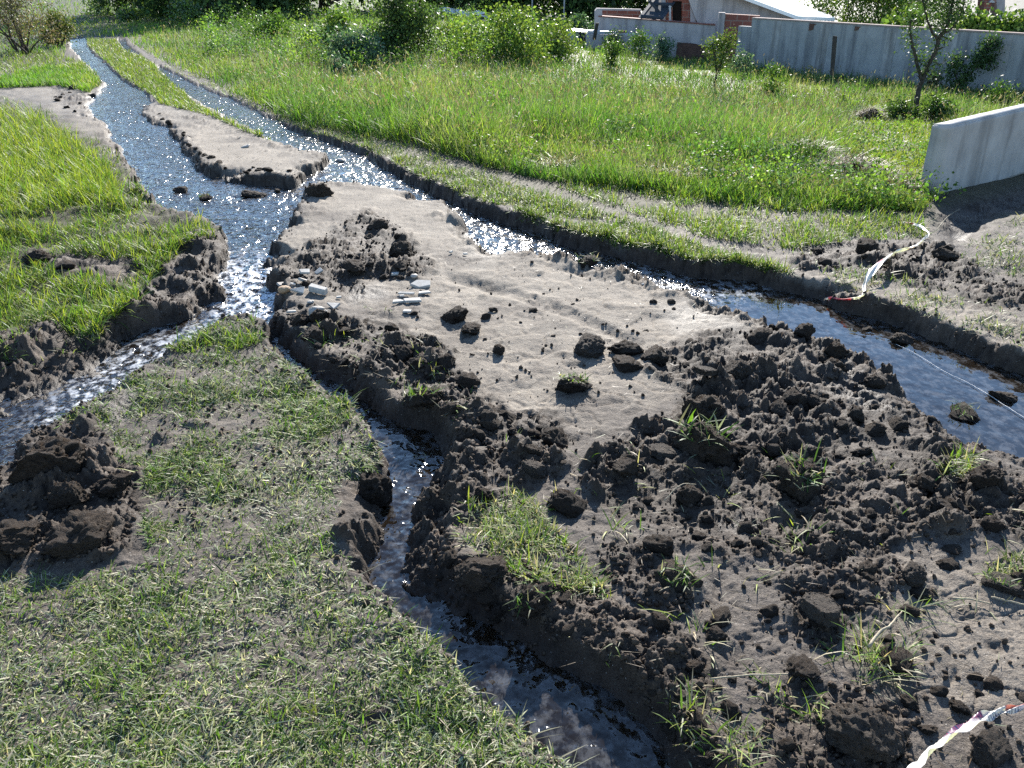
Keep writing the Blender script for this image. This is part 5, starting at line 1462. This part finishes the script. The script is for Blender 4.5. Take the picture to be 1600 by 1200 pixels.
# weeds before the house and wall
for px, py, wp, hp, cols, lb, shape in ((957, 82, 34, 30, DARKG, 'dark weed bush below the white sheets', 'dome'), (996, 96, 42, 44, MIDG, 'mid-green weed bush before the pale house wall', 'dome'),
                                        (1034, 96, 42, 36, BLUEG, 'grey-green weed bush left of the exposed brick', 'dome'), (1152, 116, 22, 38, BLUEG, 'pale grey-green weed spire at the corner of the boundary wall', 'spire'),
                                        (1165, 118, 18, 30, BLUEG, 'shorter pale weed spire right of the taller one', 'spire'), (1455, 142, 20, 32, [OLIVE, STRAW, (.1, .08, .05)], 'brownish seeding weed spire right of the forked tree', 'spire'),
                                        (1570, 165, 50, 30, MIDG, 'green weed clump at the foot of the wall on the right', 'loose'), (1410, 186, 44, 24, DARKG + MIDG, 'dark leafy weed left of the forked tree foot', 'dome'),
                                        (1462, 186, 44, 30, DARKG + MIDG, 'dark leafy weed right of the forked tree foot', 'dome'), (1205, 150, 46, 40, MIDG + LIGHTG, 'leafy green weed in the field below the boundary wall', 'dome'),
                                        (530, 122, 40, 26, BLUEG, 'grey-green weed patch below the blue-green shrub', 'dome'),
                                        (955, 108, 24, 34, MIDG, 'upright weed in the field left of the house weeds', 'loose'), (700, 80, 60, 40, [OLIVE, LUSH, YEL], 'olive weed clump between the dome shrub and the tall shrub', 'dome')):
    b, h, w = by_px(px, py, wp, hp)
    plant('weed', lb, 'weed', b, h, w, cols, [1] * len(cols), 1300 if shape != 'spire' else 600, .06, 'weeds in the field', .0, 4, shape, .5, .012)
for px, py, wp, hp, lb in ((1276, 116, 30, 16, 'yellow-flowered weed left of the dark fence post'), (1292, 114, 30, 20, 'yellow-flowered weed just beside the dark fence post'), (1318, 112, 26, 18, 'yellow-green weed right of the dark fence post')):
    b, h, w = by_px(px, py, wp, hp)
    plant('flowering_weed', lb, 'weed', b, h, w, [(.42, .32, .03), (.30, .26, .04), LUSH], [3, 2, 2], 900, .045, 'yellow weeds by the post', .0, 4, 'dome', .7, .01)

# heaps of cut dry grass
def hay(px, py, wpx, hm, label, n=1800, dep=.5):
    P, _ = on_ground([px], [py], 0, False); p = Vector(P[0])
    zc = p.y * CP + (CAM_H - p.z) * SP; W_ = wpx * zc / F
    o = thing('hay_heap', label, 'hay heap', p, 'heaps of cut dry grass')
    V, Fc = ICO[4]; Q = V.copy(); Q *= (1 + .35 * fbm3(V * 2.2 + px, 3, int(px)))[:, None]
    Q = Q * np.array([W_ * .46, W_ * dep * .46, hm * .8])
    link('mound', mesh_np('mound', Q, Fc.ravel(), np.full(len(Fc), 3), M_CLOD, False), o)
    d = V[RNG.integers(0, len(V), n)]; d[:, 2] = np.abs(d[:, 2])
    rr = (1 + .35 * fbm3(d * 2.2 + px, 3, int(px)))[:, None]
    R = d * rr * np.array([W_ * .47, W_ * dep * .47, hm * .85])
    g = blade_geo(R, RNG.uniform(.10, .28, n), .006 * RNG.uniform(.6, 1.5, n), RNG.uniform(0, 6.28, n), RNG.normal(1.35, .3, n), RNG.uniform(.0, .7, n), palette(n, [(.24, .20, .13), (.17, .135, .085), BROWN, DUST], [3, 3, 2, 1]))
    link('dry_grass', mesh_np('dry_grass', *g[:3], M_GRASS, False, None, g[3]), o)
hay(1258, 256, 90, .22, 'dark heap of cut dry grass, the left half of the big pair', 2200)
hay(1330, 278, 110, .16, 'straw-coloured heap of cut dry grass, the right half of the big pair', 2600)
hay(1356, 186, 44, .22, 'small heap of dry grass in front of the young forked tree', 1000, .7)
hay(1030, 284, 90, .08, 'flat strip of cut dry grass at the edge of the tall grass', 1500, .35)
hay(868, 268, 60, .07, 'small dark strip of dry grass left of the longer flat strip', 800, .35)
hay(1410, 300, 70, .07, 'thin heap of dry grass just left of the concrete slab', 1200, .4)
tag(hprism('pale_board', M_SHEET, [(1282, 284, gp(1290, 284).y), (1302, 280, gp(1290, 284).y), (1302, 277, gp(1290, 284).y + .04), (1280, 278, gp(1290, 284).y + .04)], (0, .02, -.02), None) if False else
    shard(1290, 280, 26, .35, .1, 'pale board scrap lying under the cut dry grass', .02, 4, (.3, 0), M_SHEET, 'board_scrap', 'board', None, 3, .03))
